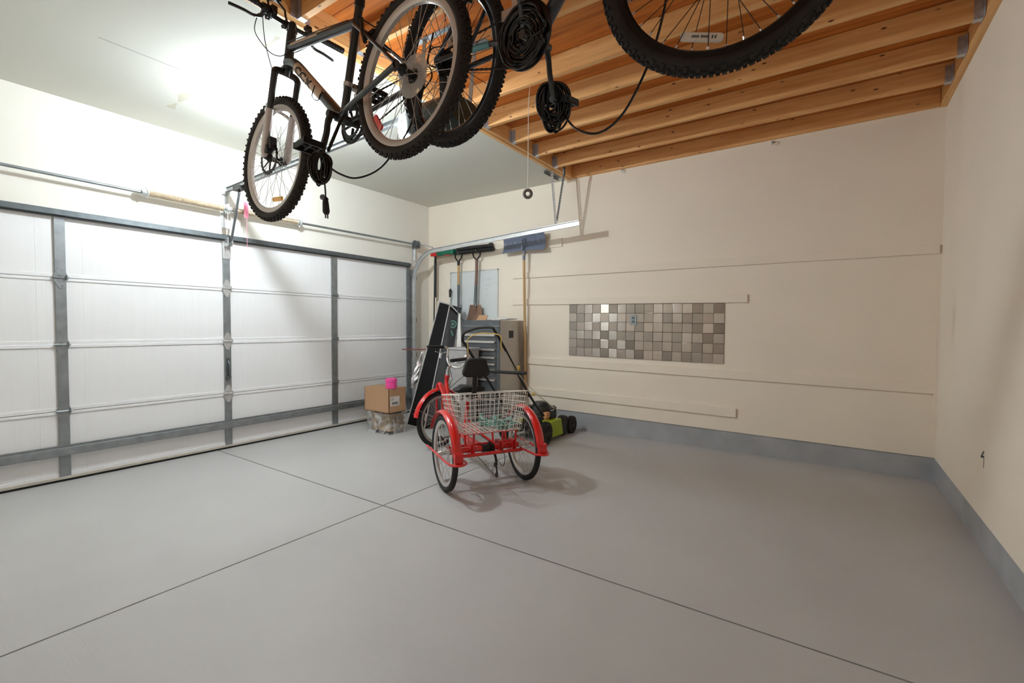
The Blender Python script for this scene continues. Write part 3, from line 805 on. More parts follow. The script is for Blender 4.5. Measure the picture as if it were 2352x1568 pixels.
    for s in (1, -1):
        e = bc + V((-.03, s * hw, rise)); i_ = bc + V((-.022, s * (hw - .13), rise))
        mb = MB().tube([i_, e], .0165, 12)
        for k in range(7): mb.torus(i_.lerp(e, .1 + k * .12), e - i_, .0165, .0015, n=12, m=4)
        mb.build('grip', M['black'], root, frame=S)
        c = bc + V((-.02, s * (hw - .165), rise)); mb = MB()
        mb.cyl(c + V((0, -.014, 0)), c + V((0, .014, 0)), .018, n=12)
        mb.tube(catmull([c + V((.012, s * .0, -.008)), c + V((.045, s * .0, -.022)), c + V((.06, s * .03, -.03)), c + V((.055, s * .075, -.034)), c + V((.06, s * .13, -.036)), c + V((.066, s * .145, -.034))], 4), [.012] * 6 + [.0088] * 15, 6, flat=(1, .8))
        mb.tube([c + V((.03, -s * .006, -.016)), c + V((.034, -s * .05, -.012))], .006, 6)
        mb.build('brake_lever', M['black'], root, frame=S)
        mb = MB().cyl(c + V((0, -s * .032, .0)), c + V((0, -s * .056, .0)), .019, n=12); mb.cbox(c + V((.005, -s * .045, .022)), (.035, .03, .018)); mb.tube([c + V((-.01, -s * .045, -.012)), c + V((-.03, -s * .03, -.02))], .005, 6)
        mb.build('shifter', M['black'], root, frame=S, bevel=.002)
    mb = MB()
    for (pts) in P['cables']: mb.tube(catmull(pts, 6), .0024, 6)
    mb.build('cables', M['black'], root, frame=F)
    # wheels
    Ww = P['wheel']
    fw, rin = wheel(root, S @ Tr(wb_, 0, 0), R, 'front_wheel', name, Ww['rim'], Ww['tyre'], Ww['spoke'], Ww['hub'], nipm=Ww.get('nip'), nsp=36, phase=.05, tw=Ww.get('tw', .05), rimdepth=Ww.get('rd', .022))
    rw, rin = wheel(root, F, R, 'rear_wheel', name, P.get('rear_rim', Ww['rim']), P.get('rear_tyre', Ww['tyre']), Ww['spoke'], Ww['hub'], nipm=Ww.get('nip'), nsp=36, hubw=.05, tw=Ww.get('tw', .05), rimdepth=Ww.get('rd', .022))
    if 'ref_f' in P: reflector(fw, S @ Tr(wb_, 0, 0), *P['ref_f'][:4], tilt=P['ref_f'][4])
    if 'ref_r' in P: reflector(rw, F, P['ref_r'][0], P['ref_r'][1], P['ref_r'][2], P['ref_r'][3])
    # drivetrain on the right side (y < 0)
    mb = MB(); yy = -.05
    gear(mb, bbp, P['ring'], yy - .003, yy, 42); gear(mb, bbp, P['ring'] * .78, yy + .006, yy + .009, 32)
    for k in range(5):
        a = 2 * PI * k / 5; mb.tube([bbp + V((.02 * math.cos(a), yy - .003, .02 * math.sin(a))), bbp + V((P['ring'] * .82 * math.cos(a), yy - .003, P['ring'] * .82 * math.sin(a)))], .007, 6, flat=(.5, 1))
    mb.build('chainring', M['silver'] if P.get('silver_ring') else M['black'], root, frame=F)
    if P.get('guard'):
        mb = MB(); g_ = P['guard']
        mb.lathe([(g_, 0), (g_, .004), (g_ * .84, .010), (g_ * .6, .011), (g_ * .6, .007), (g_ * .84, .006)], bbp + V((0, yy - .006, 0)), (0, -1, 0), 48, closed=True)
        mb.build('chain_guard', M['blackg'], root, frame=F)
    mb = MB()
    for k, r_ in enumerate((.052, .045, .038, .031, .025, .020)): gear(mb, (0, 0, 0), r_, -.028 - k * .005, -.026 - k * .005, 20)
    mb.build('cassette', M['chain'], root, frame=F)
    if P.get('spoke_guard'):
        mb = MB().lathe([(.03, -.0225), (.085, -.0215), (.085, -.0205), (.03, -.0215)], (0, 0, 0), (0, 1, 0), 36, closed=True); mb.build('spoke_guard', M['clear'], root, frame=F)
    mb = chain_loop(MB(), bbp, P['ring'], (0, 0, 0), .035, -.047); mb.build('chain', M['chain'], root, frame=F)
    mb = MB(); mb.tube([(.0, -.07, -.01), (.02, -.07, -.06)], .010, 8); mb.box((.0, -.062, -.15), (.03, -.045, -.055)); mb.lathe([(.018, -.004), (.018, .004)], (.018, -.052, -.14), (0, 1, 0), 12); mb.lathe([(.018, -.004), (.018, .004)], (.01, -.052, -.075), (0, 1, 0), 12); mb.tube(catmull([(.0, -.075, -.03), (-.05, -.075, .0), (-.03, -.072, .05), (.05, -.066, .04)], 5), .003, 6)
    mb.build('rear_derailleur', M['black'], root, frame=F)
    ca = P['crank_angle']
    for s in (-1, 1):
        an = ca + (0 if s < 0 else PI); cv = V((math.cos(an), 0, math.sin(an)))
        e = bbp + cv * .172 + V((0, s * .095, 0)); b0 = bbp + V((0, s * .062, 0))
        mb = MB(); mb.cyl(bbp + V((0, s * .03, 0)), b0 + V((0, s * .016, 0)), .015, n=12); mb.tube(catmull([b0, b0 + cv * .045 + V((0, s * .012, 0)), b0 + cv * .09 + V((0, s * .016, 0)), e], 4), [.0185 * P.get('crank_r', 1)] * 4 + [.0165 * P.get('crank_r', 1)] * 9, 8, flat=(1, .8)); mb.cyl(e + V((0, -s * .01, 0)), e + V((0, s * .01, 0)), .0135, n=12)
        mb.build('crank_arm', P.get('crank_mat', M['black']), root, frame=F)
        pedal(root, F, e, s, M['black'])
    fd_ = bbp.lerp(st, .30); mb = MB(); mb.cyl(fd_ - d * .009, fd_ + d * .009, .0215, n=14); mb.cbox(fd_ + V((0, -.035, 0)), (.03, .03, .02)); mb.box(fd_ + V((-.06, -.056, -.05)), fd_ + V((.02, -.053, -.015))); mb.box(fd_ + V((-.06, -.044, -.05)), fd_ + V((.02, -.041, -.015))); mb.tube([fd_ + V((.018, .0, 0)), fd_ + V((.034, .0, 0))], .006, 6)
    mb.build('front_derailleur', M['silver'], root, frame=F)
    # rear rim brake
    q = V((sc.x * .64, 0, sc.z * .66)); mb = MB()
    for s in (1, -1):
        mb.tube([q + V((-.01, s * .052, -.06)), q + V((.01, s * .05, .0)), q + V((.02, s * .045, .06))], .009, 6); mb.box(q + V((-.04, s * .02, -.02)), q + V((.03, s * .034, -.005)))
    mb.tube([q + V((.02, -.045, .06)), q + V((.025, .06, .062))], .003, 5); mb.build('rear_brake', M['black'], root, frame=F)
    return root, F, S

# left bike, seen from its left side, hung by its handlebar and saddle
wA = dict(rim=M['silverrim'], tyre=M['rubber_b'], spoke=M['steel'], hub=M['black'])
BA = dict(pos=(3.601, 1.288, 2.229), head=3.08, pitch=.089, roll=.037, wb=1.105, R=.327, steer=.048, frame=M['frame1'],
          bb=(.456, 0, -.016), sc=(.335, 0, .39), st=(.308, 0, .455), sad=(.25, 0, .62), ht=(.905, 0, .618), hb=(.957, 0, .44), bar=(.985, -.035, .70), hw=.305, rise=.015,
          fork_up=M['frame1'], fork_lo=M['lowers'], ring=.088, crank_angle=PI / 2 + .12, silver_ring=False, spoke_guard=True, wheel=wA, dtr=.0275, ttr=.0205, bow=.03,
          ref_f=(.216, -PI / 2 - .05, .10, M['amber'], .22), ref_r=(.236, -.55, .085, M['redref']),
          cables=[[(1.01, .12, .70), (1.10, .10, .66), (1.06, .05, .56), (.97, .03, .50), (.9, .02, .50)], [(1.01, .10, .71), (1.14, .03, .66), (1.12, .0, .50), (1.0, .03, .42), (.96, .03, .44)],
                  [(1.0, -.18, .70), (1.1, -.12, .66), (1.04, -.03, .58), (.93, -.02, .55)], [(.90, .025, .545), (.62, .027, .462), (.36, .026, .385)], [(.64, .03, .205), (.63, .05, .14), (.58, .05, .10), (.565, .035, .15)]])
b1, F1, S1 = bike('left_bike', 'graphite mountain bike nearest the garage door, hung from the joists', BA)
b1.name = 'mountain_bike'; WM['mountain_bike'] = F1
# front disc rotor and caliper
mb = MB(); c0 = V((BA['wb'], .034, 0))
poly = []
mb.lathe([(.086, -.001), (.086, .001), (.070, .001), (.070, -.001)], c0, (0, 1, 0), 40, closed=True)
for k in range(6):
    a = 2 * PI * k / 6; mb.tube([c0 + V((.022 * math.cos(a), 0, .022 * math.sin(a))), c0 + V((.068 * math.cos(a + .5), 0, .068 * math.sin(a + .5)))], .004, 5, flat=(.3, 1))
for k in range(24):
    a = 2 * PI * k / 24; mb.cyl(c0 + V((.086 * math.cos(a), -.001, .086 * math.sin(a))), c0 + V((.086 * math.cos(a), .001, .086 * math.sin(a))), .006, n=6)
mb.build('brake_rotor', M['chain'], b1, frame=S1)
mb = MB(); mb.cbox(c0 + V((-.05, .012, .055)), (.045, .035, .06)); mb.cbox(c0 + V((-.035, .02, .03)), (.03, .03, .04)); mb.tube([c0 + V((-.05, .02, .085)), c0 + V((-.07, .04, .2)), c0 + V((-.12, .04, .36))], .003, 5); mb.build('brake_caliper', M['black'], b1, frame=S1, bevel=.004)
mb = MB(); mb.tube([(.40, .03, -.03), (.405, .05, -.07), (.385, .12, -.225)], .007, 8); mb.build('kickstand', M['black'], b1, frame=F1)
# frame lettering: cream band and dark letters wrapped onto the down tube
dtA = V(BA['ht']).lerp(V(BA['hb']), .86); bbA = V(BA['bb'])
p0 = dtA.lerp(bbA, .16) + V((0, 0, .03 * 1.15)); p1 = dtA.lerp(bbA, .45) + V((0, 0, .03 * .8)); p2 = p1.lerp(bbA, .42)
def text_mesh(body, size):
    cu = bpy.data.curves.new('t', 'FONT'); cu.body = body; cu.size = size; cu.align_x = 'LEFT'; cu.space_character = 1.05
    cu.offset = .0022
    o = bpy.data.objects.new('t', cu); C.objects.link(o)
    dg = bpy.context.evaluated_depsgraph_get(); dg.update()
    me = bpy.data.meshes.new_from_object(o.evaluated_get(dg))
    vs = [v.co.copy() for v in me.vertices]; fs = [tuple(p.vertices) for p in me.polygons]
    bpy.data.objects.remove(o); bpy.data.curves.remove(cu); bpy.data.meshes.remove(me)
    return vs, fs
def wrap_text(mb, body, size, a, b, r, off, a_mid, stretch=1.0):
    vs, fs = text_mesh(body, size); a, b = V(a), V(b); t = (b - a).normalized()
    y = V((0, 1, 0)); y = (y - t * y.dot(t)).normalized(); u = t.cross(y); u = u if u.z > 0 else -u
    h = size * .69; out = []
    for p in vs:
        an = a_mid + (p.y - h / 2) / r
        out.append(a + t * (off + p.x * stretch) + y * (r * math.cos(an)) + u * (r * math.sin(an)))
    return mb.add(out, fs)
mb = MB(); decal_tube(mb, p0, p1, .0292, .22, 1.0, -1.15, 1.15, 14); decal_tube(mb, p1, bbA, .0292, .0, .45, -1.15, 1.15, 14)
mb.build('frame_decal', M['cream'], b1, frame=F1, recalc=False)
mb = MB(); wrap_text(mb, 'CCM', .054, p0, p2, .0312, .075, .0, 1.62); mb.build('frame_lettering', M['ink'], b1, frame=F1, recalc=False)
ttA = V(BA['ht']).lerp(V(BA['hb']), .45); mb = MB(); decal_tube(mb, ttA, V(BA['sc']) - V((0, 0, .015)), .0212, .07, .5, -.2, .9, 8); mb.build('top_tube_decal', M['cream'], b1, frame=F1, recalc=False)

# right bike, seen from its right side
wB = dict(rim=M['blackrim'], tyre=M['rubber'], spoke=M['darksteel'], hub=M['black'], nip=M['silver'], tw=.047, rd=.017)
BB_ = dict(pos=(3.634, 1.489, 2.341), head=-.111, pitch=.081, roll=.119, wb=1.094, R=.322, steer=.306, frame=M['frame2'],
           bb=(.461, 0, -.040), crank_r=.68, sc=(.30, 0, .33), st=(.28, 0, .39), sad=(.22, 0, .54), ht=(.845, 0, .515), hb=(.90, 0, .40), bar=(.875, 0, .58), hw=.31, rise=.02,
           fork_up=M['black'], fork_lo=M['frame2'], ring=.096, guard=.112, crank_angle=PI / 2 + .05, wheel=wB, dtr=.025, ttr=.019, bow=.015, crank_mat=M['frame1'],
           ref_f=(.219, -1.72, .115, M['whiteref'], -.05),
           cables=[[(.92, .12, .58), (1.02, .08, .54), (.94, .03, .46), (.82, .03, .40)], [(.92, -.12, .58), (1.02, -.06, .52), (.94, -.03, .44), (.82, -.03, .38)]])
b2, F2, S2 = bike('right_bike', 'dark blue-grey mountain bike with black rims, hung closest to the camera', BB_)
b2.name = 'mountain_bike'; WM[b2.name] = F2
mb = MB()
decal_tube(mb, (.28, -.045, -.012), (.05, -.063, -.002), .0122, .0, .5, PI / 2, 3 * PI / 2, 10); mb.build('stay_decal', M['teal'], b2, frame=F2, recalc=False)
mb = MB()
rf = S2 @ Tr(BB_['wb'], 0, 0) @ Ry(1.72) @ Tr(.219, -.0050, 0) @ Ry(.05)
for k in range(10):
    z = -.026 + k * .0042 + (.004 if k > 4 else 0); hh = .0045 if k in (5,) else .003
    mb.box((-hh, -.0003, z), (hh * .9, .0003, z + .0030), rf)
for k in range(2): mb.box((-.004, -.0003, .027 + k * .008), (.004, .0003, .031 + k * .008), rf)
wpart(mb, 'reflector_print', M['galv_dark'], b2, smooth=False)

# hoist hook over the left bike's bar and its rope
hk = thing('bike_hoist', 'black hoist hook and rope holding the left bike by its handlebar', 'hoist', S1 @ V((.99, -.03, .86)))
L1 = lambda x, y, z: S1 @ V((x, y, z))
ap = L1(.99, .035, .815)
mb = MB()
for y in (.078, -.008):
    ym = .035 + (y - .035) * 1.05
    mb.tube([ap, L1(.985, ym, .775), L1(.975, y, .735), L1(.962, y, .70), L1(.985, y, .676), L1(1.008, y, .69), L1(1.012, y, .705)], .0055, 8)
wpart(mb, 'hook', M['black'], hk)
mb = MB(); mb.cbox(ap + V((0, 0, .02)), (.03, .05, .06)); mb.cyl(ap + V((-.012, 0, .035)), ap + V((.012, 0, .035)), .024, n=16); wpart(mb, 'pulley', M['black'], hk, bevel=.003)
mb = MB(); mb.tube([ap + V((0, .02, .04)), V((ap.x, ap.y + .02, H + .03))], .0028, 6); mb.tube([ap + V((0, -.02, .04)), V((ap.x, ap.y - .02, H + .03))], .0028, 6); wpart(mb, 'rope', M['rope'], hk)

# ------------------------------------------------------------------ cords
def coil(name, label, centre, nrm, a, b, loops, r, tail=None, plug=None, seed=1, group=None):
    rnd = random.Random(seed); n = V(nrm).normalized(); c = V(centre)
    u = V((0, 0, 1)) - n * n.z; u.normalize(); w = n.cross(u)
    pts = []
    for i in range(loops):
        da = a * rnd.uniform(.30, 1.05); db = b * rnd.uniform(.55, 1.03); oa = rnd.uniform(-.30, .30) * a; of = rnd.uniform(-1, 1) * a * .35; tw = rnd.uniform(-.25, .25)
        for k in range(14):
            an = 2 * PI * k / 14 + PI / 2
            x = da * math.cos(an + tw * .3); z = db * math.sin(an)
            z += (b - db) * 1.0
            pts.append(c + w * (x + oa) + u * z + n * (of * (1 - .6 * max(0, math.sin(an))) + rnd.uniform(-.3, .3) * r))
    pts = catmull(pts, 3)
    root = thing(name, label, 'cord', c, group)
    mb = MB().tube(pts, r, 6); wpart(mb, 'coil', M['blackg'], root)
    if tail: wpart(MB().tube(catmull(tail, 8), r * .95, 8), 'loose_end', M['blackg'], root)
    if plug:
        p = V(plug[-1]); mb = MB().tube(catmull(plug, 5), r * .8, 6); wpart(mb, 'lead', M['blackg'], root)
        mb = MB(); mb.tube([p + V((0, 0, .012)), p + V((0, 0, -.01)), p + V((.004, 0, -.05)), p + V((.006, 0, -.06))], [.006, .013, .015, .010], 10)
        mb.tube([p + V((.005, 0, .0)), p + V((-.035, .01, .018))], [.010, .013], 8)
        mb.tube([p + V((.006, .005, -.06)), p + V((.007, .005, -.078))], .003, 5); mb.tube([p + V((.006, -.005, -.06)), p + V((.007, -.005, -.078))], .003, 5)
        wpart(mb, 'plug', M['black'], root)
    return root
PA = F1 @ (V(BA['bb']) + V((math.cos(BA['crank_angle'] + PI), 0, math.sin(BA['crank_angle'] + PI))) * .172 + V((0, .095, 0)))
ca0 = F1 @ V((.468, .165, -.262)); ca = ca0 + V((.823, .567, 0)) * .052 + V((0, 0, -.028))
pl = [ca + V((.03, .0, -.06)), ca + V((.035, 0, -.10)), ca + V((.036, 0, -.135))]
coil('extension_cord', 'coiled black cord with a dangling plug, hung on the pedal of the graphite bike', ca, (.75, -.66, .0), .040, .066, 22, .0042,
     tail=[ca + V((.03, .02, .01)), ca0 + V((.115, .07, -.05)), ca0 + V((.17, .11, -.068)), ca0 + V((.235, .165, -.035)), ca0 + V((.285, .21, .04)), ca0 + V((.32, .3, .22)), ca0 + V((.34, .4, .62))], plug=pl, seed=3, group='black cords hung on the bikes')
bb2 = V(BB_['bb']); ca2 = BB_['crank_angle'] + PI
cb = V((4.073, 1.589, 2.091))
cam = V((4.9835, 0, 1.2439))
coil('extension_cord', 'coiled black cord hung from the lower pedal of the blue-grey bike', cb, (cam - cb).normalized(), .058, .086, 24, .0042,
     tail=[cb + V((.05, .01, -.04)), (4.255, 1.44, 1.915), (4.33, 1.45, 1.888), (4.41, 1.45, 1.925), (4.482, 1.45, 2.033), (4.53, 1.45, 2.16), (4.555, 1.45, 2.30), (4.57, 1.46, 2.6), (4.58, 1.47, H + .02)], seed=8, group='black cords hung on the bikes')
cc = F2 @ (bb2 + V((.0, -.077, -.005)))
n2 = (F2.to_3x3() @ V((0, -1, 0)))
rnd = random.Random(5); mb = MB(); pts = []
for i in range(17):
    rr = rnd.uniform(.024, .106)
    for k in range(16):
        an = 2 * PI * k / 16
        pts.append(bb2 + V((rr * math.cos(an) * rnd.uniform(.95, 1.04) + rnd.uniform(-.004, .004), -.068 - .0009 * i + rnd.uniform(-.003, .003), rr * math.sin(an) - .008)))
mb.tube(catmull(pts, 3), .0042, 6)
hc = thing('brake_cable_coil', 'shiny black cable wound round the chainwheel of the blue-grey bike', 'cord', F2 @ (bb2 + V((0, -.07, 0))), 'black cords hung on the bikes')
mb.v = [F2 @ p for p in mb.v]; wpart(mb, 'coil', M['blackg'], hc)

# pull rope with ring weight
rp = thing('pull_rope', 'thin white rope with a grey ring hanging from the loft joists', 'rope', (3.057, 3.0, 2.25))
wpart(MB().tube([(3.062, 3.02, LOFT), (3.06, 3.0, 2.9), (3.057, 3.0, 2.285)], .0028, 6), 'rope', M['rope'], rp)
wpart(MB().torus((3.057, 3.0, 2.252), (cam - V((3.057, 3.0, 2.252))).normalized() * 1, .027, .012, .009, 28, 10), 'ring', M['greyrub'], rp)

# ------------------------------------------------------------------ tricycle
TQ = dict(mid=(2.76, 2.864), head=2.617, track=.663, wb=1.245, steer=-1.144, R=.286)
FT = Tr(TQ['mid'][0], TQ['mid'][1], 0) @ Rz(TQ['head'])
tk = thing('tricycle', 'red adult tricycle with a white wire basket, parked on the grey floor', 'tricycle', FT)
R = TQ['R']; hT = TQ['track'] / 2
headT, headB = V((.985, 0, .765)), V((1.062, 0, .555)); axT = (headT - headB).normalized()
axle = V((TQ['wb'], 0, R))
ST = FT @ Tr(*headB) @ Matrix.Rotation(TQ['steer'], 4, axT) @ Tr(*(-headB))
# keep the front wheel on the floor and where the photo shows it
ctr = ST @ axle; want = FT @ V((TQ['wb'], 0, R)); ax_off = ST.to_3x3().inverted() @ (want - ctr)
FW = Tr(*want) @ Rz(TQ['head'] + TQ['steer'])
fw, ri = wheel(tk, FW, R, 'front_wheel', 'tk', M['silver'], M['rubber'], M['steel'], M['silver'], tw=.044, knobby=False, nsp=28)
reflector(fw, FW, .185, 2.9, .07, M['whiteref'])
for s in (1, -1):
    Fw = FT @ Tr(0, s * hT, R)
    w_, ri = wheel(tk, Fw, R, 'rear_wheel', 'tk', M['silver'], M['rubber'], M['steel'], M['silver'], tw=.044, knobby=False, nsp=28, phase=.1 * s)
    reflector(w_, Fw, .19, 2.5 if s > 0 else 1.2, .07, M['whiteref'])
def fender(Fm, a0, a1, rad, wid, name, extra=None):
    mb = MB(); n = 22; vs = []; fs = []; m = 7
    for i in range(n + 1):
        an = a0 + (a1 - a0) * i / n
        for off in (0, .0025):
            for k in range(m):
                q = -1 + 2 * k / (m - 1); d = .018 * q * q
                rr = rad - d + off; vs.append(V((rr * math.cos(an), q * wid / 2, rr * math.sin(an))))
    st = 2 * m
    for i in range(n):
        for k in range(m - 1):
            a = i * st + k; b = (i + 1) * st + k
            fs.append((a, a + 1, b + 1, b)); fs.append((a + m, b + m, b + m + 1, a + m + 1))
        for k in (0, m - 1):
            a = i * st + k; b = (i + 1) * st + k; fs.append((a, b, b + m, a + m))
    for i in (0, n):
        for k in range(m - 1): fs.append((i * st + k, i * st + k + m, i * st + k + m + 1, i * st + k + 1))
    mb.add(vs, fs)
    for an in (a1 - .10 if a1 > a0 else a1 + .1,):
        for q in (-.25, .25):
            c = V((rad * math.cos(an), q * wid, rad * math.sin(an))); d = V((math.cos(an), 0, math.sin(an))); mb.cyl(c, c + d * .006, .006, n=8)
    return mb.build(name, M['red'], tk, frame=Fm)
fr = fender(FW, .75, 2.95, R + .042, .062, 'front_fender')
wpart(MB().tube([FW @ V((0, .045, 0)), FW @ V(((R + .04) * math.cos(2.72), .034, (R + .04) * math.sin(2.72)))], .0022, 5), 'fender_stay', M['steel'], tk)
wpart(MB().tube([FW @ V((0, -.045, 0)), FW @ V(((R + .04) * math.cos(2.72), -.034, (R + .04) * math.sin(2.72)))], .0022, 5), 'fender_stay', M['steel'], tk)
for s in (1, -1): fender(FT @ Tr(0, s * hT, R), .42, 3.0, R + .038, .068, 'rear_fender')
# fork reaches from the turned head to the front axle
up0 = ST @ (headB - axT * .03); mb = MB(); mb.tube([headB, ST.inverted() @ up0], .016, 10)
lat = FW.to_3x3() @ V((0, 1, 0))
mb = MB(); mb.tube([FT @ headB, up0], .017, 10)
top = want + V((0, 0, R + .055))
mb.tube(catmull([top + lat * .045 + V((0, 0, -.03)), top + lat * .03 + V((0, 0, .012)), top + V((0, 0, .03)), top - lat * .03 + V((0, 0, .012)), top - lat * .045 + V((0, 0, -.03))], 4), .013, 8)
mb.tube([up0, top + V((0, 0, .02))], .016, 10)
for s in (1, -1): mb.tube([top + lat * (s * .045) + V((0, 0, -.03)), want + lat * (s * .047)], [.013, .010], 8)
wpart(mb, 'fork', M['red'], tk)
# main frame
mb = MB()
mb.tube([headT, headB], .021, 14); mb.lathe([(.026, 0), (.026, .02)], headT, -axT, 14); mb.lathe([(.026, 0), (.026, .02)], headB, axT, 14)
bbT = V((.60, 0, .265)); seatb = V((.47, 0, .30)); seatt = V((.405, 0, .60))
mb.tube(catmull([headB + axT * .03, V((.96, 0, .40)), V((.82, 0, .295)), V((.62, 0, .27)), V((.40, 0, .275)), V((.12, 0, .28))], 6), .021, 12)
mb.tube(catmull([headT - axT * .06, V((.95, 0, .58)), V((.83, 0, .43)), V((.66, 0, .35)), V((.45, 0, .36))], 6), .016, 10)
mb.tube([seatb, seatt], .018, 12); mb.cyl(bbT + V((0, -.04, 0)), bbT + V((0, .04, 0)), .024, n=16)
for s in (1, -1): mb.tube([V((.42, s * .02, .42)), V((.2, s * .07, .33)), V((.06, s * .12, R))], .010, 8)
mb.build('frame', M['red'], tk, frame=FT)
mb = MB()
mb.tube([V((0, -hT + .045, R)), V((0, hT - .045, R))], .022, 12)
mb.tube([V((-.085, -hT + .05, R - .02)), V((-.085, hT - .05, R - .02))], .013, 10)
mb.tube([V((.13, -hT + .06, R)), V((.13, hT - .06, R))], .012, 10)
for y in (-.235, -.12, .12, .235):
    mb.tube([V((-.085, y, R - .02)), V((.13, y, R))], .010, 8); mb.box((-.05, y - .016, R - .045), (.05, y + .016, R + .05))
    mb.tube([V((-.06, y, R - .01)), V((-.07, y, .438))], .009, 8); mb.tube([V((.12, y, R)), V((.15, y, .438))], .009, 8)
for x in (-.12, .06, .2): mb.tube([V((x, -.2, .438)), V((x, .2, .438))], .007, 8)
for y in (-.12, .12): mb.tube([V((-.16, y, .443)), V((.24, y, .443))], .007, 8)
mb.tube([V((0, -hT - .055, R)), V((0, hT + .055, R))], .009, 8)
mb.build('rear_frame', M['red'], tk, frame=FT)
for s in (1, -1):
    g = MB(); yo, yi = s * (hT + .062), s * (hT - .062)
    g.tube(catmull([(.27, yo, R + .0), (.1, yo, R + .002), (-.1, yo, R), (-.28, yo, R), (-.35, s * (hT + .04), R), (-.372, s * hT, R), (-.35, s * (hT - .04), R), (-.30, yi, R), (-.085, yi, R - .005)], 5), .0085, 8)
    g.box((-.345, s * hT - .03, R - .012), (-.31, s * hT + .03, R + .075))
    g.build('wheel_guard', M['red'], tk, frame=FT)
# drive chain, derailleur, cranks
mb = MB(); gear(mb, bbT, .085, -.05, -.046, 40)
for k in range(5):
    a = 2 * PI * k / 5; mb.tube([bbT + V((.0, -.048, 0)), bbT + V((.072 * math.cos(a), -.048, .072 * math.sin(a)))], .006, 6, flat=(.5, 1))
mb.build('chainring', M['chrome'], tk, frame=FT)
mb = chain_loop(MB(), bbT, .085, (0, 0, R), .04, -.048); mb.build('chain', M['chain'], tk, frame=FT)
mb = MB(); mb.tube([(-.02, -.065, R - .02), (-.05, -.07, R - .07), (-.09, -.06, .17)], .010, 8); mb.tube([(-.09, -.055, .18), (-.115, -.055, .10)], .013, 6, flat=(1, .5)); mb.lathe([(.02, -.004), (.02, .004)], (-.118, -.048, .10), (0, 1, 0), 14); mb.lathe([(.018, -.004), (.018, .004)], (-.085, -.048, .17), (0, 1, 0), 14)
mb.tube(catmull([(-.05, -.08, .2), (-.13, -.10, .17), (-.12, -.11, .26), (.02, -.1, .33)], 5), .003, 5)
mb.tube([(-.112, -.048, .083), (.56, -.048, .185)], .003, 5)
mb.build('derailleur', M['black'], tk, frame=FT)
mb = MB(); gear(mb, (0, 0, R), .05, -.045, -.041, 24); gear(mb, (0, 0, R), .042, -.053, -.049, 22); mb.lathe([(.03, -.05), (.03, .05)], (0, -.02, R), (0, 1, 0), 16); mb.build('sprocket', M['chain'], tk, frame=FT)
for s in (1, -1):
    an = -.35 + (0 if s > 0 else PI); cv = V((math.cos(an), 0, math.sin(an))); e = bbT + cv * .155 + V((0, s * .1, 0)); b0 = bbT + V((0, s * .065, 0))
    mb = MB(); mb.cyl(bbT + V((0, s * .04, 0)), b0 + V((0, s * .012, 0)), .014, n=12); mb.tube([b0, e], [.013, .011], 8, flat=(1, .75)); mb.build('crank_arm', M['chrome'], tk, frame=FT); pedal(tk, FT, e, s, M['black'])
# saddle, backrest
mb = MB().tube([seatt + V((.01, 0, -.06)), V((.395, 0, .655))], .0135, 10)
for s in (.04, -.04): mb.lathe([(.022, -.028), (.026, -.02), (.022, -.01), (.026, 0), (.022, .012), (.022, .02)], (.36, s * 2.0, .648), (0, 0, 1), 14)
mb.build('seat_post', M['chrome'], tk, frame=FT)
mb = MB(); vs = []; fs = []; secs = [(.27, .06, .04), (.285, .115, .062), (.33, .14, .07), (.41, .135, .066), (.48, .085, .056), (.55, .038, .046), (.60, .024, .03)]
for (x, w, h) in secs:
    for k in range(16):
        a = 2 * PI * k / 16; vs.append(V((x, w * math.cos(a), .703 + h * .5 * math.sin(a) + (.012 if x < .3 else 0) - .010 * (abs(math.cos(a)) < .3) * (x < .45))))
for i in range(len(secs) - 1):
    for k in range(16): fs.append((i * 16 + k, i * 16 + (k + 1) % 16, (i + 1) * 16 + (k + 1) % 16, (i + 1) * 16 + k))
fs.append(tuple(range(16))); fs.append(tuple(96 + k for k in range(16))); mb.add(vs, fs); mb.build('saddle', M['pad'], tk, frame=FT)
mb = MB().tube(catmull([(.40, 0, .645), (.30, 0, .645), (.255, 0, .67), (.235, 0, .75), (.225, 0, .90)], 5), .017, 10, flat=(1, 1.3)); mb.build('backrest_post', M['black'], tk, frame=FT)
mb = MB(); poly = []
hw_, hh_ = .118, .075
for (cx, cy, a0) in ((.055, .035, 0), (-.055, .035, 90), (-.078, -.038, 180), (.078, -.038, 270)):
    for k in range(7):
        a = math.radians(a0 + 15 * k); poly.append((cx + .04 * math.cos(a), cy + .04 * math.sin(a)))
mb.prism(poly, FT @ Tr(.226, 0, .905) @ Matrix(((0, 0, -1, .0), (-1, 0, 0, 0), (0, 1, 0, 0), (0, 0, 0, 1))), .045)
wpart(mb, 'backrest_pad', M['pad'], tk, bevel=.012)
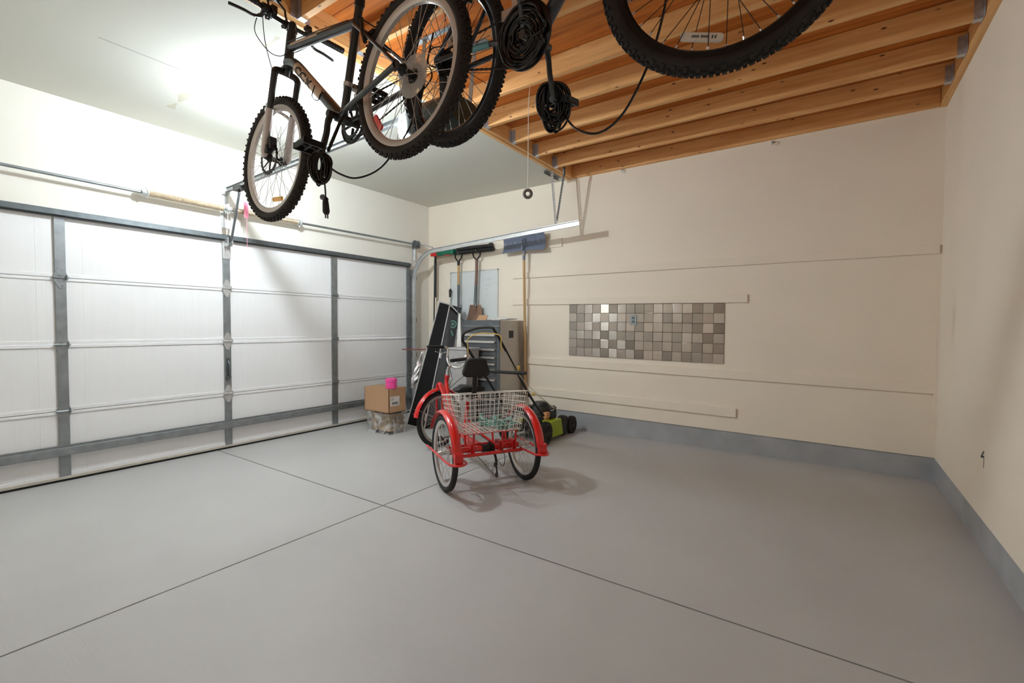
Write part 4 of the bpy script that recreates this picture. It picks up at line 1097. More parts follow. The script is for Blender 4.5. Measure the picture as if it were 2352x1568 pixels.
# handlebar (turned with the fork)
hc_ = headT + axT * .085; mb = MB(); mb.tube([headT, headT + axT * .06], .018, 10); mb.tube([headT + axT * .05, headT + axT * .085, hc_ + V((.04, 0, .015))], .0125, 10)
wpart(MB().add([ST @ p for p in mb.v], mb.f), 'stem', M['chrome'], tk)
hx = hc_ + V((.04, 0, .015)); bars = [hx + V((-.215, .17, .105)), hx + V((-.02, .165, .14)), hx + V((.02, .14, .125)), hx + V((.02, .10, .035)), hx, hx + V((.02, -.10, .035)), hx + V((.02, -.14, .125)), hx + V((-.02, -.165, .14)), hx + V((-.215, -.17, .095))]
mb = MB().tube([ST @ p for p in catmull(bars, 5)], .011, 10); wpart(mb, 'handlebar', M['chrome'], tk)
for s in (0, -1):
    e, i_ = (bars[0], bars[1]) if s == 0 else (bars[-1], bars[-2])
    mb = MB().tube([ST @ (i_ + (e - i_) * .05), ST @ (e + (e - i_) * .06)], .0165, 12); wpart(mb, 'grip', M['black'], tk)
    y = 1 if s == 0 else -1
    mb = MB().tube([ST @ p for p in catmull([i_ + V((.03, 0, 0)), i_ + V((.06, -y * .02, -.03)), i_ + V((-.03, -y * .03, -.055)), i_ + V((-.11, -y * .015, -.06))], 4)], .005, 6); wpart(mb, 'brake_lever', M['chrome'], tk)
bl = bars[-3] + V((-.01, .01, .028)); mb = MB().lathe([(.005, .022), (.02, .018), (.03, .004), (.032, -.008), (.028, -.012)], ST @ bl, (0, 0, 1), 18); wpart(mb, 'bell', M['chrome'], tk)
mb = MB()
for s in (1, -1): mb.tube([ST @ (bars[7] + V((.05, 0, -.02))) if s < 0 else ST @ (bars[1] + V((.05, 0, -.02))), ST @ (hx + V((.10, s * .12, -.03))), ST @ (hx + V((.12, s * .03, -.14))), FT @ V((1.03, .0, .60))][0:4], .0028, 6)
for m_ in [mb]: wpart(m_, 'brake_cables', M['black'], tk)
# basket
mb = MB()
z0, z1 = .452, .735
B0 = [(-.175, -.225), (-.175, .25), (.20, .245), (.20, -.235)]
B1 = [(-.225, -.262), (-.225, .285), (.245, .28), (.245, -.268)]
def lerp2(a, b, t): return a + (b - a) * t
def corner(k, t): return V((lerp2(B0[k][0], B1[k][0], t), lerp2(B0[k][1], B1[k][1], t), lerp2(z0, z1 + (.018 if k in (0, 1) else -.045), t)))
for j in range(8):
    t = j / 7; mb.tube([corner(k, t) for k in range(4)], .0042 if j == 7 else .0022, 6, closed=True)
for k in range(4):
    l = (k + 1) % 4; n = 14 if k in (0, 2) else 12
    for i in range(n + 1): mb.tube([corner(k, 0).lerp(corner(l, 0), i / n), corner(k, 1).lerp(corner(l, 1), i / n)], .0022, 5)
for i in range(1, 14): mb.tube([corner(0, 0).lerp(corner(1, 0), i / 14), corner(3, 0).lerp(corner(2, 0), i / 14)], .002, 4)
for i in range(1, 10): mb.tube([corner(0, 0).lerp(corner(3, 0), i / 10), corner(1, 0).lerp(corner(2, 0), i / 10)], .002, 4)
mb.build('wire_basket', M['white_wire'], tk, frame=FT)
# teal net in the basket
mb = MB(); rnd = random.Random(4)
for i in range(26):
    c = V((rnd.uniform(-.12, .05), rnd.uniform(-.19, -.02), z0 + .012)); p = [c]
    for k in range(6): p.append(p[-1] + V((rnd.uniform(-.05, .05), rnd.uniform(-.05, .05), rnd.uniform(-.02, .03))))
    p = [V((min(.12, max(-.16, q.x)), min(.03, max(-.2, q.y)), min(z0 + .095, max(z0 + .010, q.z)))) for q in p]
    mb.tube(catmull(p, 3), .006, 5)
nt_ = thing('plastic_net', 'crumpled teal plastic net lying in the tricycle basket', 'net', FT @ V((-.05, -.1, z0)))
mb.v = [FT @ p for p in mb.v]; wpart(mb, 'netting', M['tealnet'], nt_)

# ------------------------------------------------------------------ lawn mower, facing the back wall
mw = thing('lawn_mower', 'lime green and black push lawn mower against the back wall, behind the red tricycle', 'lawn mower', (2.28, 4.45, 0))
def mwheel(x, y, r, w, out):
    mb = MB(); mb.lathe([(r * .25, -w / 2), (r * .82, -w / 2), (r * .97, -w * .38), (r, -w * .2), (r, w * .2), (r * .97, w * .38), (r * .82, w / 2), (r * .25, w / 2)], (x, y, r), (1, 0, 0), 32)
    for k in range(28):
        a = 2 * PI * k / 28; mb.cbox((0, 0, r), (w * .9, .008, .008), Tr(x, y, r) @ Rx(a))
    o = wpart(mb, 'wheel', M['rubber'], mw)
    mb = MB(); xx = x + out * w / 2
    mb.lathe([(.0, .012), (.02, .012), (.025, .004), (r * .3, .002)], (xx, y, r), (out, 0, 0), 18)
    for k in range(6):
        a = 2 * PI * k / 6; mb.tube([V((xx + out * .003, y + .02 * math.cos(a), r + .02 * math.sin(a))), V((xx + out * .003, y + r * .76 * math.cos(a), r + r * .76 * math.sin(a)))], .007, 5)
    mb.torus((xx, y, r), (1, 0, 0), r * .78, .006, .006, 28, 6)
    wpart(mb, 'hub_cap', M['mowblack'], o)
mwheel(2.50, 4.84, .098, .05, 1); mwheel(2.06, 4.84, .098, .05, -1); mwheel(2.53, 4.19, .12, .05, 1); mwheel(2.03, 4.19, .12, .05, -1)
mb = MB(); mb.lathe([(.10, .18), (.2, .175), (.235, .15), (.245, .09), (.235, .085)], (2.28, 4.5, 0), (0, 0, 1), 32)
mb.box((2.07, 4.25, .10), (2.49, 4.80, .165)); mb.box((2.1, 4.72, .07), (2.46, 4.90, .15)); mb.tube([(2.03, 4.84, .098), (2.53, 4.84, .098)], .012, 8); mb.tube([(2.0, 4.19, .12), (2.56, 4.19, .12)], .012, 8)
mb.lathe([(.02, 0), (.10, 0), (.112, -.02), (.112, -.08), (.02, -.08)], (2.505, 4.70, .115), (1, 0, 0), 24)
wpart(mb, 'deck', M['mowblack'], mw, bevel=.008)
mb = MB(); mb.hexa([(2.46, 4.33, .045), (2.535, 4.33, .045), (2.535, 4.585, .04), (2.46, 4.585, .04), (2.40, 4.33, .22), (2.51, 4.33, .215), (2.51, 4.585, .215), (2.40, 4.585, .22)])
mb.hexa([(2.025, 4.33, .045), (2.10, 4.33, .045), (2.10, 4.585, .04), (2.025, 4.585, .04), (2.05, 4.33, .215), (2.16, 4.33, .22), (2.16, 4.585, .22), (2.05, 4.585, .215)])
mb.box((2.15, 4.40, .16), (2.42, 4.62, .218)); wpart(mb, 'deck_shroud', M['lime'], mw, bevel=.01)
mb = MB(); mb.lathe([(.04, .36), (.10, .355), (.118, .335), (.122, .26), (.135, .25), (.135, .19)], (2.30, 4.48, 0), (0, 0, 1), 26)
mb.lathe([(.02, .40), (.075, .395), (.09, .375), (.095, .355)], (2.30, 4.48, 0), (0, 0, 1), 24)
mb.cbox((2.40, 4.52, .28), (.09, .13, .12)); mb.cbox((2.30, 4.62, .27), (.16, .10, .13)); mb.cbox((2.20, 4.42, .28), (.08, .12, .14))
for k in range(5): mb.box((2.24, 4.668, .22 + k * .022), (2.37, 4.69, .230 + k * .022))
mb.lathe([(.03, .30), (.034, .31), (.034, .33), (.02, .335)], (2.22, 4.56, .03), (0, 0, 1), 14)
wpart(mb, 'engine', M['mowblack'], mw, bevel=.008)
mb = MB(); mb.cbox((2.432, 4.385, .275), (.05, .07, .06)); mb.cbox((2.42, 4.40, .235), (.05, .04, .04)); wpart(mb, 'carburettor_cover', M['orange'], mw, bevel=.006)
mb = MB()
hl = [(2.06, 4.22, .22), (2.09, 3.95, .50), (2.06, 3.47, 1.04), (2.07, 3.40, 1.10), (2.10, 3.385, 1.175), (2.22, 3.375, 1.215), (2.32, 3.37, 1.232), (2.43, 3.38, 1.232), (2.452, 3.40, 1.20), (2.465, 3.50, 1.08), (2.475, 3.95, .56), (2.49, 4.22, .30)]
mb.tube(catmull([hl[0], hl[1], hl[2], hl[3], hl[4], hl[5], hl[6], hl[7], hl[8], hl[9], hl[10], hl[11]], 6), .0125, 10)
mb.tube([(2.075, 3.70, .79), (2.47, 3.70, .795), (2.60, 3.70, .80)], .016, 8); mb.tube(catmull([(2.07, 3.98, .47), (2.2, 3.9, .56), (2.38, 3.9, .57), (2.475, 3.98, .53)], 4), .009, 8)
wpart(mb, 'handle', M['black'], mw)
mb = MB().tube(catmull([(2.12, 3.42, .98), (2.13, 3.40, 1.07), (2.15, 3.39, 1.13), (2.28, 3.385, 1.175), (2.46, 3.385, 1.175), (2.52, 3.40, 1.15), (2.51, 3.42, 1.07), (2.50, 3.46, 1.0)], 5), .005, 6); wpart(mb, 'bail_lever', M['yellow'], mw)
mb = MB(); mb.ball((2.51, 3.71, .845), .016, 12, (1, 1, 1.4)); mb.tube([(2.51, 3.71, .845), (2.50, 3.70, .80)], .006, 6); wpart(mb, 'handle_knob', M['yellow'], mw)
mb = MB(); mb.ball((2.515, 3.98, .56), .015, 12, (1, 1, 1.4)); mb.tube([(2.515, 3.98, .56), (2.475, 3.96, .55)], .006, 6); wpart(mb, 'handle_knob', M['yellow'], mw)
mb = MB(); mb.tube(catmull([(2.46, 3.52, 1.05), (2.5, 3.7, .8), (2.53, 3.95, .6), (2.56, 4.3, .38), (2.46, 4.42, .32)], 6), .003, 5); mb.tube(catmull([(2.47, 3.9, .62), (2.58, 4.1, .48), (2.6, 4.35, .33), (2.5, 4.45, .22)], 6), .003, 5); wpart(mb, 'control_cable', M['rope'], mw)

# ------------------------------------------------------------------ tool chest and things on it
X1 = 1.715; XL = 1.135; YFc = 4.485; YB = 5.005; ZT = 1.317
tc = thing('tool_chest', 'grey steel tool chest with drawers, standing against the back wall', 'tool chest', ((X1 + XL) / 2, 4.75, 0))
mb = MB().box((XL, YFc + .012, .09), (X1, YB, ZT)); mb.box((XL - .004, YFc - .004, ZT - .075), (X1 + .003, YB, ZT - .068)); mb.box((XL + .02, YFc + .03, .06), (X1 - .02, YB - .02, .09))

wpart(mb, 'body', M['stainless'], tc, smooth=False, bevel=.003)
mb = MB().box((XL, YFc, ZT - .066), (X1, YFc + .011, ZT)); mb.box((XL, YFc, 1.16), (X1 - .046, YFc + .011, ZT - .0665)); mb.box((XL, YFc, .622), (X1 - .046, YFc + .011, .66)); mb.box((XL, YFc, .661), (XL + .02, YFc + .011, 1.159)); mb.box((X1 - .045, YFc, .09), (X1, YFc + .011, ZT - .0665)); mb.box((XL, YFc, .09), (XL + .02, YFc + .011, .621))
mb.box((XL + .2, YFc - .002, 1.245), (XL + .36, YFc, 1.262))
wpart(mb, 'front_frame', M['drawer'], tc, smooth=False)
zz = [1.152, 1.070, .975, .88, .80, .73, .664]
for k in range(6):
    d = wpart(MB().box((XL + .022, YFc - .006, zz[k + 1] + .004), (X1 - .048, YFc + .012, zz[k] - .004)), 'drawer', M['drawer'], tc, smooth=False, bevel=.003)
    mb = MB().box((XL + .03, YFc - .026, zz[k] - .024), (X1 - .056, YFc - .004, zz[k] - .006)); mb.box((XL + .03, YFc - .03, zz[k] - .03), (X1 - .056, YFc - .026, zz[k] - .006)); wpart(mb, 'drawer_pull', M['silver'], d, smooth=False, bevel=.002)
for (z0_, z1_) in ((.10, .37), (.38, .61)):
    d = wpart(MB().box((XL + .022, YFc - .006, z0_), (X1 - .048, YFc + .012, z1_)), 'drawer', M['drawer'], tc, smooth=False, bevel=.003)
    wpart(MB().box((XL + .03, YFc - .026, z1_ - .03), (X1 - .056, YFc - .006, z1_ - .008)), 'drawer_pull', M['silver'], d, smooth=False, bevel=.002)
mb = MB().box((X1 - .002, 4.685, 1.10), (X1 + .004, 4.775, 1.19)); wpart(mb, 'side_handle', M['black'], tc, smooth=False)
for (x, y) in ((XL + .06, YFc + .07), (X1 - .06, YFc + .07), (XL + .06, YB - .07), (X1 - .06, YB - .07)): wpart(MB().lathe([(.012, -.016), (.028, -.016), (.031, 0), (.028, .016), (.012, .016)], (x, y, .031), (1, 0, 0), 16).box((x - .022, y - .025, .055), (x + .022, y + .025, .064)), 'caster', M['black'], tc)
mb = MB(); mb.hexa([(1.26, 4.56, ZT), (1.46, 4.55, ZT), (1.48, 4.80, ZT), (1.27, 4.82, ZT), (1.26, 4.56, ZT + .006), (1.46, 4.55, ZT + .006), (1.48, 4.8, ZT + .008), (1.27, 4.82, ZT + .006)])
mb.hexa([(1.27, 4.60, ZT + .006), (1.42, 4.60, ZT + .006), (1.42, 4.615, ZT + .006), (1.27, 4.615, ZT + .006), (1.26, 4.66, ZT + .07), (1.40, 4.66, ZT + .065), (1.40, 4.665, ZT + .065), (1.26, 4.665, ZT + .07)])
tag(mb.build('cardboard_flap', M['cardboard'], smooth=False), 'flattened brown cardboard piece lying on top of the tool chest', 'cardboard')
mb = MB()
for i, (z, a) in enumerate(((0, .1), (.008, -.2), (.014, .25))):
    Tm = Tr(1.60, 4.74, ZT + .001 + z) @ Rz(a)
    mb.hexa([Tm @ V(p) for p in [(-.1, -.14, 0), (.1, -.14, 0), (.1, .14, .01), (-.1, .14, .03), (-.1, -.14, .006), (.1, -.14, .006), (.1, .14, .016), (-.1, .14, .036)]])
tag(mb.build('paper_stack', M['paper'], smooth=False), 'loose white papers lying on top of the tool chest', 'papers')

# ------------------------------------------------------------------ tall black case leaning in the corner
A0, B0_, C0, D0 = V((.61, 4.03, 0)), V((.96, 3.985, 0)), V((1.10, 4.14, 0)), V((.82, 4.40, 0))
A1, B1_, C1, D1 = V((.633, 4.60, 1.568)), V((.845, 4.57, 1.525)), V((.945, 4.65, 1.395)), V((.735, 4.93, 1.50))
cs = thing('equipment_case', 'tall black case with thin silver edges leaning in the corner beside the garage door', 'case', (.87, 4.1, 0))
wpart(MB().hexa([A0, B0_, C0, D0, A1, B1_, C1, D1]), 'shell', M['case'], cs, smooth=False, bevel=.006)
fn = ((C0 - B0_).cross(B1_ - B0_)).normalized()
if fn.dot(cam - B0_) < 0: fn = -fn
def onface(s, t, d=0): return B0_.lerp(C0, s).lerp(B1_.lerp(C1, s), t) + fn * d
mb = MB(); mb.hexa([onface(.08, .03), onface(.92, .03), onface(.92, .03, .008), onface(.08, .03, .008), onface(.08, .97), onface(.92, .97), onface(.92, .97, .008), onface(.08, .97, .008)]); wpart(mb, 'front_panel', M['casef'], cs, smooth=False)
mb = MB()
for (p, q) in ((A0, A1), (B0_, B1_), (C0, C1), (A1, B1_), (B1_, C1), (A0, B0_)): mb.tube([p, q], .009, 6)
wpart(mb, 'edge_trim', M['galv_light'], cs)
c = onface(.55, .87, .01); u_ = (C0 - B0_).normalized(); v_ = (B1_ - B0_).normalized()
mb = MB(); mb.torus(c, fn, .045, .010, .004, 24, 6); mb.tube([c - v_ * .09, c - v_ * .16 + u_ * .03], .012, 6); mb.cyl(c, c + fn * .004, .02, n=16); wpart(mb, 'round_decal', M['sage'], cs)
mb = MB()
for t in (.55, .25): mb.hexa([onface(-.0, t, .0), onface(.16, t, .0), onface(.16, t, .012), onface(0, t, .012), onface(0, t + .05, 0), onface(.16, t + .05, 0), onface(.16, t + .05, .012), onface(0, t + .05, .012)])
wpart(mb, 'latch', M['galv_light'], cs, smooth=False, bevel=.003)
fb = MB(); rnd = random.Random(12)
vs = []; fs = []
n1, n2_ = 12, 8
for i in range(n1):
    t = i / (n1 - 1); c = A0.lerp(A1, .28 + .3 * t) + V((-.045, -.02, 0)); rr = .05 * (.45 + .9 * math.sin(PI * min(1, t * 1.05 + .05)))
    for k in range(n2_):
        a = 2 * PI * k / n2_; q = rr * rnd.uniform(.55, 1.2); vs.append(c + V((q * .7 * math.cos(a) - .01, q * .8 * math.sin(a), rnd.uniform(-.015, .015))))
for i in range(n1 - 1):
    for k in range(n2_): fs.append((i * n2_ + k, i * n2_ + (k + 1) % n2_, (i + 1) * n2_ + (k + 1) % n2_, (i + 1) * n2_ + k))
fs.append(tuple(range(n2_))); fs.append(tuple((n1 - 1) * n2_ + k for k in range(n2_)))
fb.add(vs, fs); tag(fb.build('foil_bag', M['foil'], smooth=False), 'crumpled silvery bag tucked against the back edge of the tall black case', 'bag')
tag(MB().tube([(.10, 4.42, .917), (.62, 4.385, .936)], .007, 8).build('red_rod', M['redrod']), 'thin dull red rod sticking out behind the tall black case', 'rod')
# light grey bin between case and chest
mb = MB(); mb.hexa([(1.19, 4.24, 0), (1.42, 4.24, 0), (1.42, 4.44, 0), (1.19, 4.44, 0), (1.16, 4.21, .97), (1.45, 4.21, .97), (1.45, 4.455, .97), (1.16, 4.455, .97)])
bn = thing('storage_bin', 'tall light grey bin standing in front of the tool chest, behind the tricycle handlebar', 'bin', (1.3, 4.33, 0))
for p in mb.v: p.y -= .02
wpart(mb, 'body', M['bin'], bn, smooth=False, bevel=.012)
mb = MB(); mb.box((1.15, 4.20, .955), (1.46, 4.458, .985))
for p in mb.v: p.y -= .02
wpart(mb, 'rim', M['bin'], bn, smooth=False, bevel=.01)
# white scoop standing behind the bin
sc_ = thing('snow_scoop', 'white plastic scoop with a dark wire handle, between the black case and the chest', 'scoop', (1.08, 4.47, 0))
mb = MB(); mb.hexa([(1.05, 4.466, 1.0), (1.13, 4.460, 1.0), (1.13, 4.472, 1.0), (1.05, 4.478, 1.0), (1.085, 4.466, 1.40), (1.115, 4.46, 1.40), (1.115, 4.472, 1.40), (1.075, 4.478, 1.40)])
mb.hexa([(1.10, 4.466, .0), (1.14, 4.460, .0), (1.14, 4.472, .0), (1.10, 4.478, .0), (1.05, 4.466, 1.0), (1.13, 4.46, 1.0), (1.13, 4.472, 1.0), (1.05, 4.478, 1.0)])
wpart(mb, 'blade', M['paper'], sc_, smooth=False, bevel=.004)
mb = MB().tube(catmull([(1.07, 4.469, 1.2), (1.07, 4.469, 1.46), (1.075, 4.469, 1.50), (1.12, 4.469, 1.505), (1.135, 4.469, 1.48), (1.125, 4.469, 1.25), (1.105, 4.469, 1.12)], 5), .005, 6); wpart(mb, 'wire_handle', M['galv_dark'], sc_)

# ------------------------------------------------------------------ cardboard box on a wrapped bundle
bx0, bx1, by0, by1 = .452, .88, 3.512, 3.768
wp = thing('wrapped_bundle', 'bundle in clear plastic wrap on the floor, under the cardboard box', 'bundle', (.68, 3.63, 0))
def lumpy(x0, x1, y0, y1, z0, z1, amp, seed, n=9):
    rnd = random.Random(seed); mb = MB(); vs = []; fs = []; rows = 7
    ring_ = []
    for k in range(n): ring_.append((x0 + (x1 - x0) * k / n, y0))
    for k in range(n): ring_.append((x1, y0 + (y1 - y0) * k / n))
    for k in range(n): ring_.append((x1 - (x1 - x0) * k / n, y1))
    for k in range(n): ring_.append((x0, y1 - (y1 - y0) * k / n))
    N = len(ring_); cx, cy = (x0 + x1) / 2, (y0 + y1) / 2
    for j in range(rows):
        t = j / (rows - 1)
        for (x, y) in ring_:
            s = 1 - amp * rnd.uniform(0, 1) * (1 if 0 < j < rows - 1 else .4); vs.append(V((cx + (x - cx) * s, cy + (y - cy) * s, z0 + (z1 - z0) * t)))
    for j in range(rows - 1):
        for k in range(N): fs.append((j * N + k, j * N + (k + 1) % N, (j + 1) * N + (k + 1) % N, (j + 1) * N + k))
    fs.append(tuple(range(N - 1, -1, -1))); fs.append(tuple((rows - 1) * N + k for k in range(N)))
    return mb.add(vs, fs)
wpart(lumpy(.52, .85, 3.545, 3.78, .03, .225, .16, 2), 'contents', M['beige'], wp)
wpart(lumpy(.49, .878, 3.515, 3.80, .0, .2475, .10, 5), 'plastic_wrap', M['wrap'], wp, smooth=False)
cbx = thing('cardboard_box', 'brown cardboard box with a white shipping sticker by the garage door', 'box', (.666, 3.64, .2485))
mb = MB(); zb, zt = .2485, .528; t_ = .005
mb.box((bx0, by0, zb), (bx1, by1, zb + t_)); mb.box((bx0, by0, zb), (bx1, by0 + t_, zt)); mb.box((bx0, by1 - t_, zb), (bx1, by1, zt)); mb.box((bx0, by0, zb), (bx0 + t_, by1, zt)); mb.box((bx1 - t_, by0, zb), (bx1, by1, zt))
wpart(mb, 'carton', M['cardboard'], cbx, smooth=False)
mb = MB(); mb.box((bx0 + .006, by0 + .006, zt - .006), (bx1 - .006, by0 + .125, zt - .002)); wpart(mb, 'flap', M['cardboard'], cbx, smooth=False)
mb = MB(); mb.box((bx0 + .006, by1 - .125, zt - .006), (bx1 - .006, by1 - .006, zt - .002)); wpart(mb, 'flap', M['cardboard'], cbx, smooth=False)
lb = wpart(MB().box((bx1, by0 + .02, .325), (bx1 + .0008, by0 + .155, .435)), 'shipping_label', M['paper'], cbx, smooth=False)
mb = MB(); rnd = random.Random(3); y = by0 + .042
while y < by0 + .13:
    w = rnd.choice((.002, .003, .005)); mb.box((bx1 + .0008, y, .342), (bx1 + .0013, y + w, .372)); y += w + rnd.choice((.002, .003))
for k in range(3): mb.box((bx1 + .0008, by0 + .03, .388 + k * .013), (bx1 + .0013, by0 + .06 + .02 * (k % 2), .392 + k * .013))
wpart(mb, 'barcode', M['galv_dark'], lb, smooth=False)
mb = MB().lathe([(.0, .118), (.055, .118), (.064, .112), (.067, .104), (.067, .078), (.063, .074), (.062, .004), (.058, 0), (0, 0)], (.835, 3.585, zt - .002), (0, 0, 1), 32)
tag(mb.build('plastic_tub', M['pink']), 'hot pink round plastic tub on top of the cardboard box', 'tub')

# ------------------------------------------------------------------ tools hung on the back wall
def dgrip(mb, c, w, h):
    x, y, z = c; mb.tube(catmull([(x, y, z - h), (x - w * .45, y, z - h * .55), (x - w / 2, y, z), (x, y, z + .004), (x + w / 2, y, z), (x + w * .45, y, z - h * .55), (x, y, z - h)], 5), .010, 8); mb.tube([(x - w / 2, y, z), (x + w / 2, y, z)], .012, 8)
def whook(o, x, z, y=D - .02):
    wpart(MB().tube(catmull([(x, y + .003, z + .03), (x, y - .03, z + .02), (x, 4.945, z - .012), (x, 4.93, z - .005), (x, 4.925, z + .012)], 4), .004, 6).box((x - .012, y - .003, z), (x + .012, y + .001, z + .05)), 'wall_hook', M['galv'], o)
fk = thing('digging_fork', 'fork with wooden shaft and black D-grip hung left on the back wall', 'fork', (.66, 4.95, 1.0))
mb = MB(); dgrip(mb, (.66, 4.95, 2.255), .115, .11); mb.cyl((.66, 4.95, 2.15), (.66, 4.95, 2.09), .019); wpart(mb, 'grip', M['black'], fk)
wpart(MB().cyl((.66, 4.95, 2.10), (.66, 4.95, 1.80), .0175), 'shaft', M['handle'], fk)
mb = MB().tube([(.66, 4.95, 1.82), (.66, 4.95, 1.35)], [.019, .015], 10)
for k in range(4):
    x = .66 + (k - 1.5) * .055; mb.tube([(.66, 4.95, 1.38), (x, 4.955, 1.33), (x, 4.96, 1.2), (x, 4.95, 1.05)], [.010, .008, .007, .004], 6)
wpart(mb, 'tines', M['galv_dark'], fk); whook(fk, .66, 2.262)
sp_ = thing('spade', 'rusty spade with reddish shaft hung right of the fork on the back wall', 'spade', (.98, 4.95, 1.2))
mb = MB(); dgrip(mb, (.985, 4.95, 2.262), .12, .12); wpart(mb, 'grip', M['black'], sp_)
wpart(MB().tube([(.985, 4.95, 2.15), (.985, 4.95, 2.0), (.975, 4.95, 1.78)], .020, 10), 'shaft', M['handle_r'], sp_)
wpart(MB().tube(catmull([(.975, 4.95, 1.80), (.968, 4.95, 1.66), (.97, 4.94, 1.56), (.995, 4.93, 1.50)], 5), [.021] * 16, 10), 'socket', M['galv_dark'], sp_)
mb = MB(); vs = []; fs = []
for j in range(7):
    t = j / 6; z = 1.535 - .24 * t; hw2 = .095 + .05 * t - .03 * max(0, t - .8) * 5 * .6
    for i in range(7):
        q = -1 + 2 * i / 6; x = .965 + .02 * 0 + hw2 * q - .02 * t
        for d in (0, .004): vs.append(V((x, 4.925 + .02 * q * q + d + .012 * math.sin(PI * t), z)))
st = 14
for j in range(6):
    for i in range(6):
        a = j * st + i * 2; b = a + st
        fs.append((a, b, b + 2, a + 2)); fs.append((a + 1, a + 3, b + 3, b + 1))
for j in range(6):
    for i in (0, 6): a = j * st + i * 2; fs.append((a, a + 1, a + st + 1, a + st))
for i in range(6):
    for j in (0, 6): a = j * st + i * 2; fs.append((a, a + 2, a + 3, a + 1))
mb.add(vs, fs); mb.tube([(.985, 4.93, 1.53), (.975, 4.936, 1.4)], [.02, .008], 8); wpart(mb, 'blade', M['rust'], sp_); whook(sp_, .985, 2.268)
# snow shovel, blade up
ss = thing('snow_shovel', 'slate blue snow shovel hung blade-up with a wooden handle', 'snow shovel', (1.77, 4.93, .9))
mb = MB(); vs = []; fs = []; nx, nz = 25, 9
for j in range(nz):
    t = j / (nz - 1)
    for i in range(nx):
        q = i / (nx - 1); x = 1.445 + .615 * q + .012 * (1 - t) * (1 if q > .5 else -1); y = 4.885 + .075 * math.sin(PI * (.15 + .75 * t)) - .007 * math.cos(2 * PI * q * 8) * (t > .3); z = 2.185 + .235 * t + .015 * (1 - 2 * abs(q - .5)) * (1 - t)
        for d in (0, .005): vs.append(V((x, y + d, z)))
st = nx * 2
for j in range(nz - 1):
    for i in range(nx - 1):
        a = j * st + i * 2; b = a + st; fs.append((a, b, b + 2, a + 2)); fs.append((a + 1, a + 3, b + 3, b + 1))
for j in range(nz - 1):
    for i in (0, nx - 1): a = j * st + i * 2; fs.append((a, a + 1, a + st + 1, a + st))
for i in range(nx - 1):
    for j in (0, nz - 1): a = j * st + i * 2; fs.append((a, a + 2, a + 3, a + 1))
mb.add(vs, fs); mb.tube([(1.765, 4.93, 2.08), (1.765, 4.94, 2.26)], [.018, .022], 10)
mb.tube([(1.765, 4.885, 2.20), (1.765, 4.90, 2.36)], .012, 8); wpart(mb, 'blade', M['bluesh'], ss)
wpart(MB().tube([(1.765, 4.93, 2.16), (1.758, 5.0, .32)], .0165, 12), 'handle', M['handle'], ss); 
wpart(MB().tube([(1.72, 5.019, 2.30), (1.72, 4.975, 2.295), (1.72, 4.962, 2.31)], .005, 6).tube([(1.81, 5.019, 2.30), (1.81, 4.975, 2.295), (1.81, 4.962, 2.31)], .005, 6), 'wall_hook', M['galv'], ss)
# push scraper with red and green head, and the long black squeegee
pb = thing('push_broom', 'long-handled push broom with a red and green head, hung at the corner', 'broom', (.3, 4.95, .9))
mb = MB(); mb.box((.275, 4.90, 2.25), (.592, 4.985, 2.335)); wpart(mb, 'head', M['green'], pb, smooth=False, bevel=.015)
mb = MB(); mb.box((.165, 4.90, 2.25), (.283, 4.985, 2.345)); mb.box((.42, 4.90, 2.245), (.52, 4.985, 2.256)); wpart(mb, 'end_cap', M['red'], pb, smooth=False, bevel=.018)
mb = MB(); mb.tube([(.225, 4.945, 2.27), (.215, 4.95, 1.66)], .017, 10); mb.tube([(.20, 4.955, 2.2), (.172, 4.96, .95)], .009, 8); wpart(mb, 'handle', M['black'], pb)
wpart(MB().tube([(.35, 5.019, 2.31), (.35, 4.985, 2.31)], .006, 6).tube([(.5, 5.019, 2.31), (.5, 4.985, 2.31)], .006, 6), 'wall_hook', M['galv'], pb)
sq = thing('floor_squeegee', 'long black squeegee head hung above the fork and spade', 'squeegee', (.9, 4.97, 2.26))
mb = MB(); mb.box((.605, 4.955, 2.305), (1.235, 4.99, 2.345)); mb.tube([(.60, 4.975, 2.272), (1.255, 4.975, 2.272)], .030, 14); mb.box((1.19, 4.95, 2.30), (1.24, 4.995, 2.355)); wpart(mb, 'head', M['black'], sq, smooth=True, bevel=.004)
wpart(MB().tube([(.80, 5.019, 2.33), (.80, 4.985, 2.33)], .006, 6).tube([(1.15, 5.019, 2.33), (1.15, 4.985, 2.33)], .006, 6), 'wall_hook', M['galv'], sq)
pz = thing('white_pole', 'thin white pole with a black tip standing behind the black case', 'pole', (.48, 4.96, 0))
wpart(MB().tube([(.47, 4.90, .0), (.48, 4.975, 1.7)], .009, 10), 'pole', M['paper'], pz); wpart(MB().tube([(.48, 4.972, 1.655), (.48, 4.976, 1.70), (.48, 4.979, 1.75), (.48, 4.98, 1.775)], [.014, .017, .022, .008], 10), 'tip', M['black'], pz)
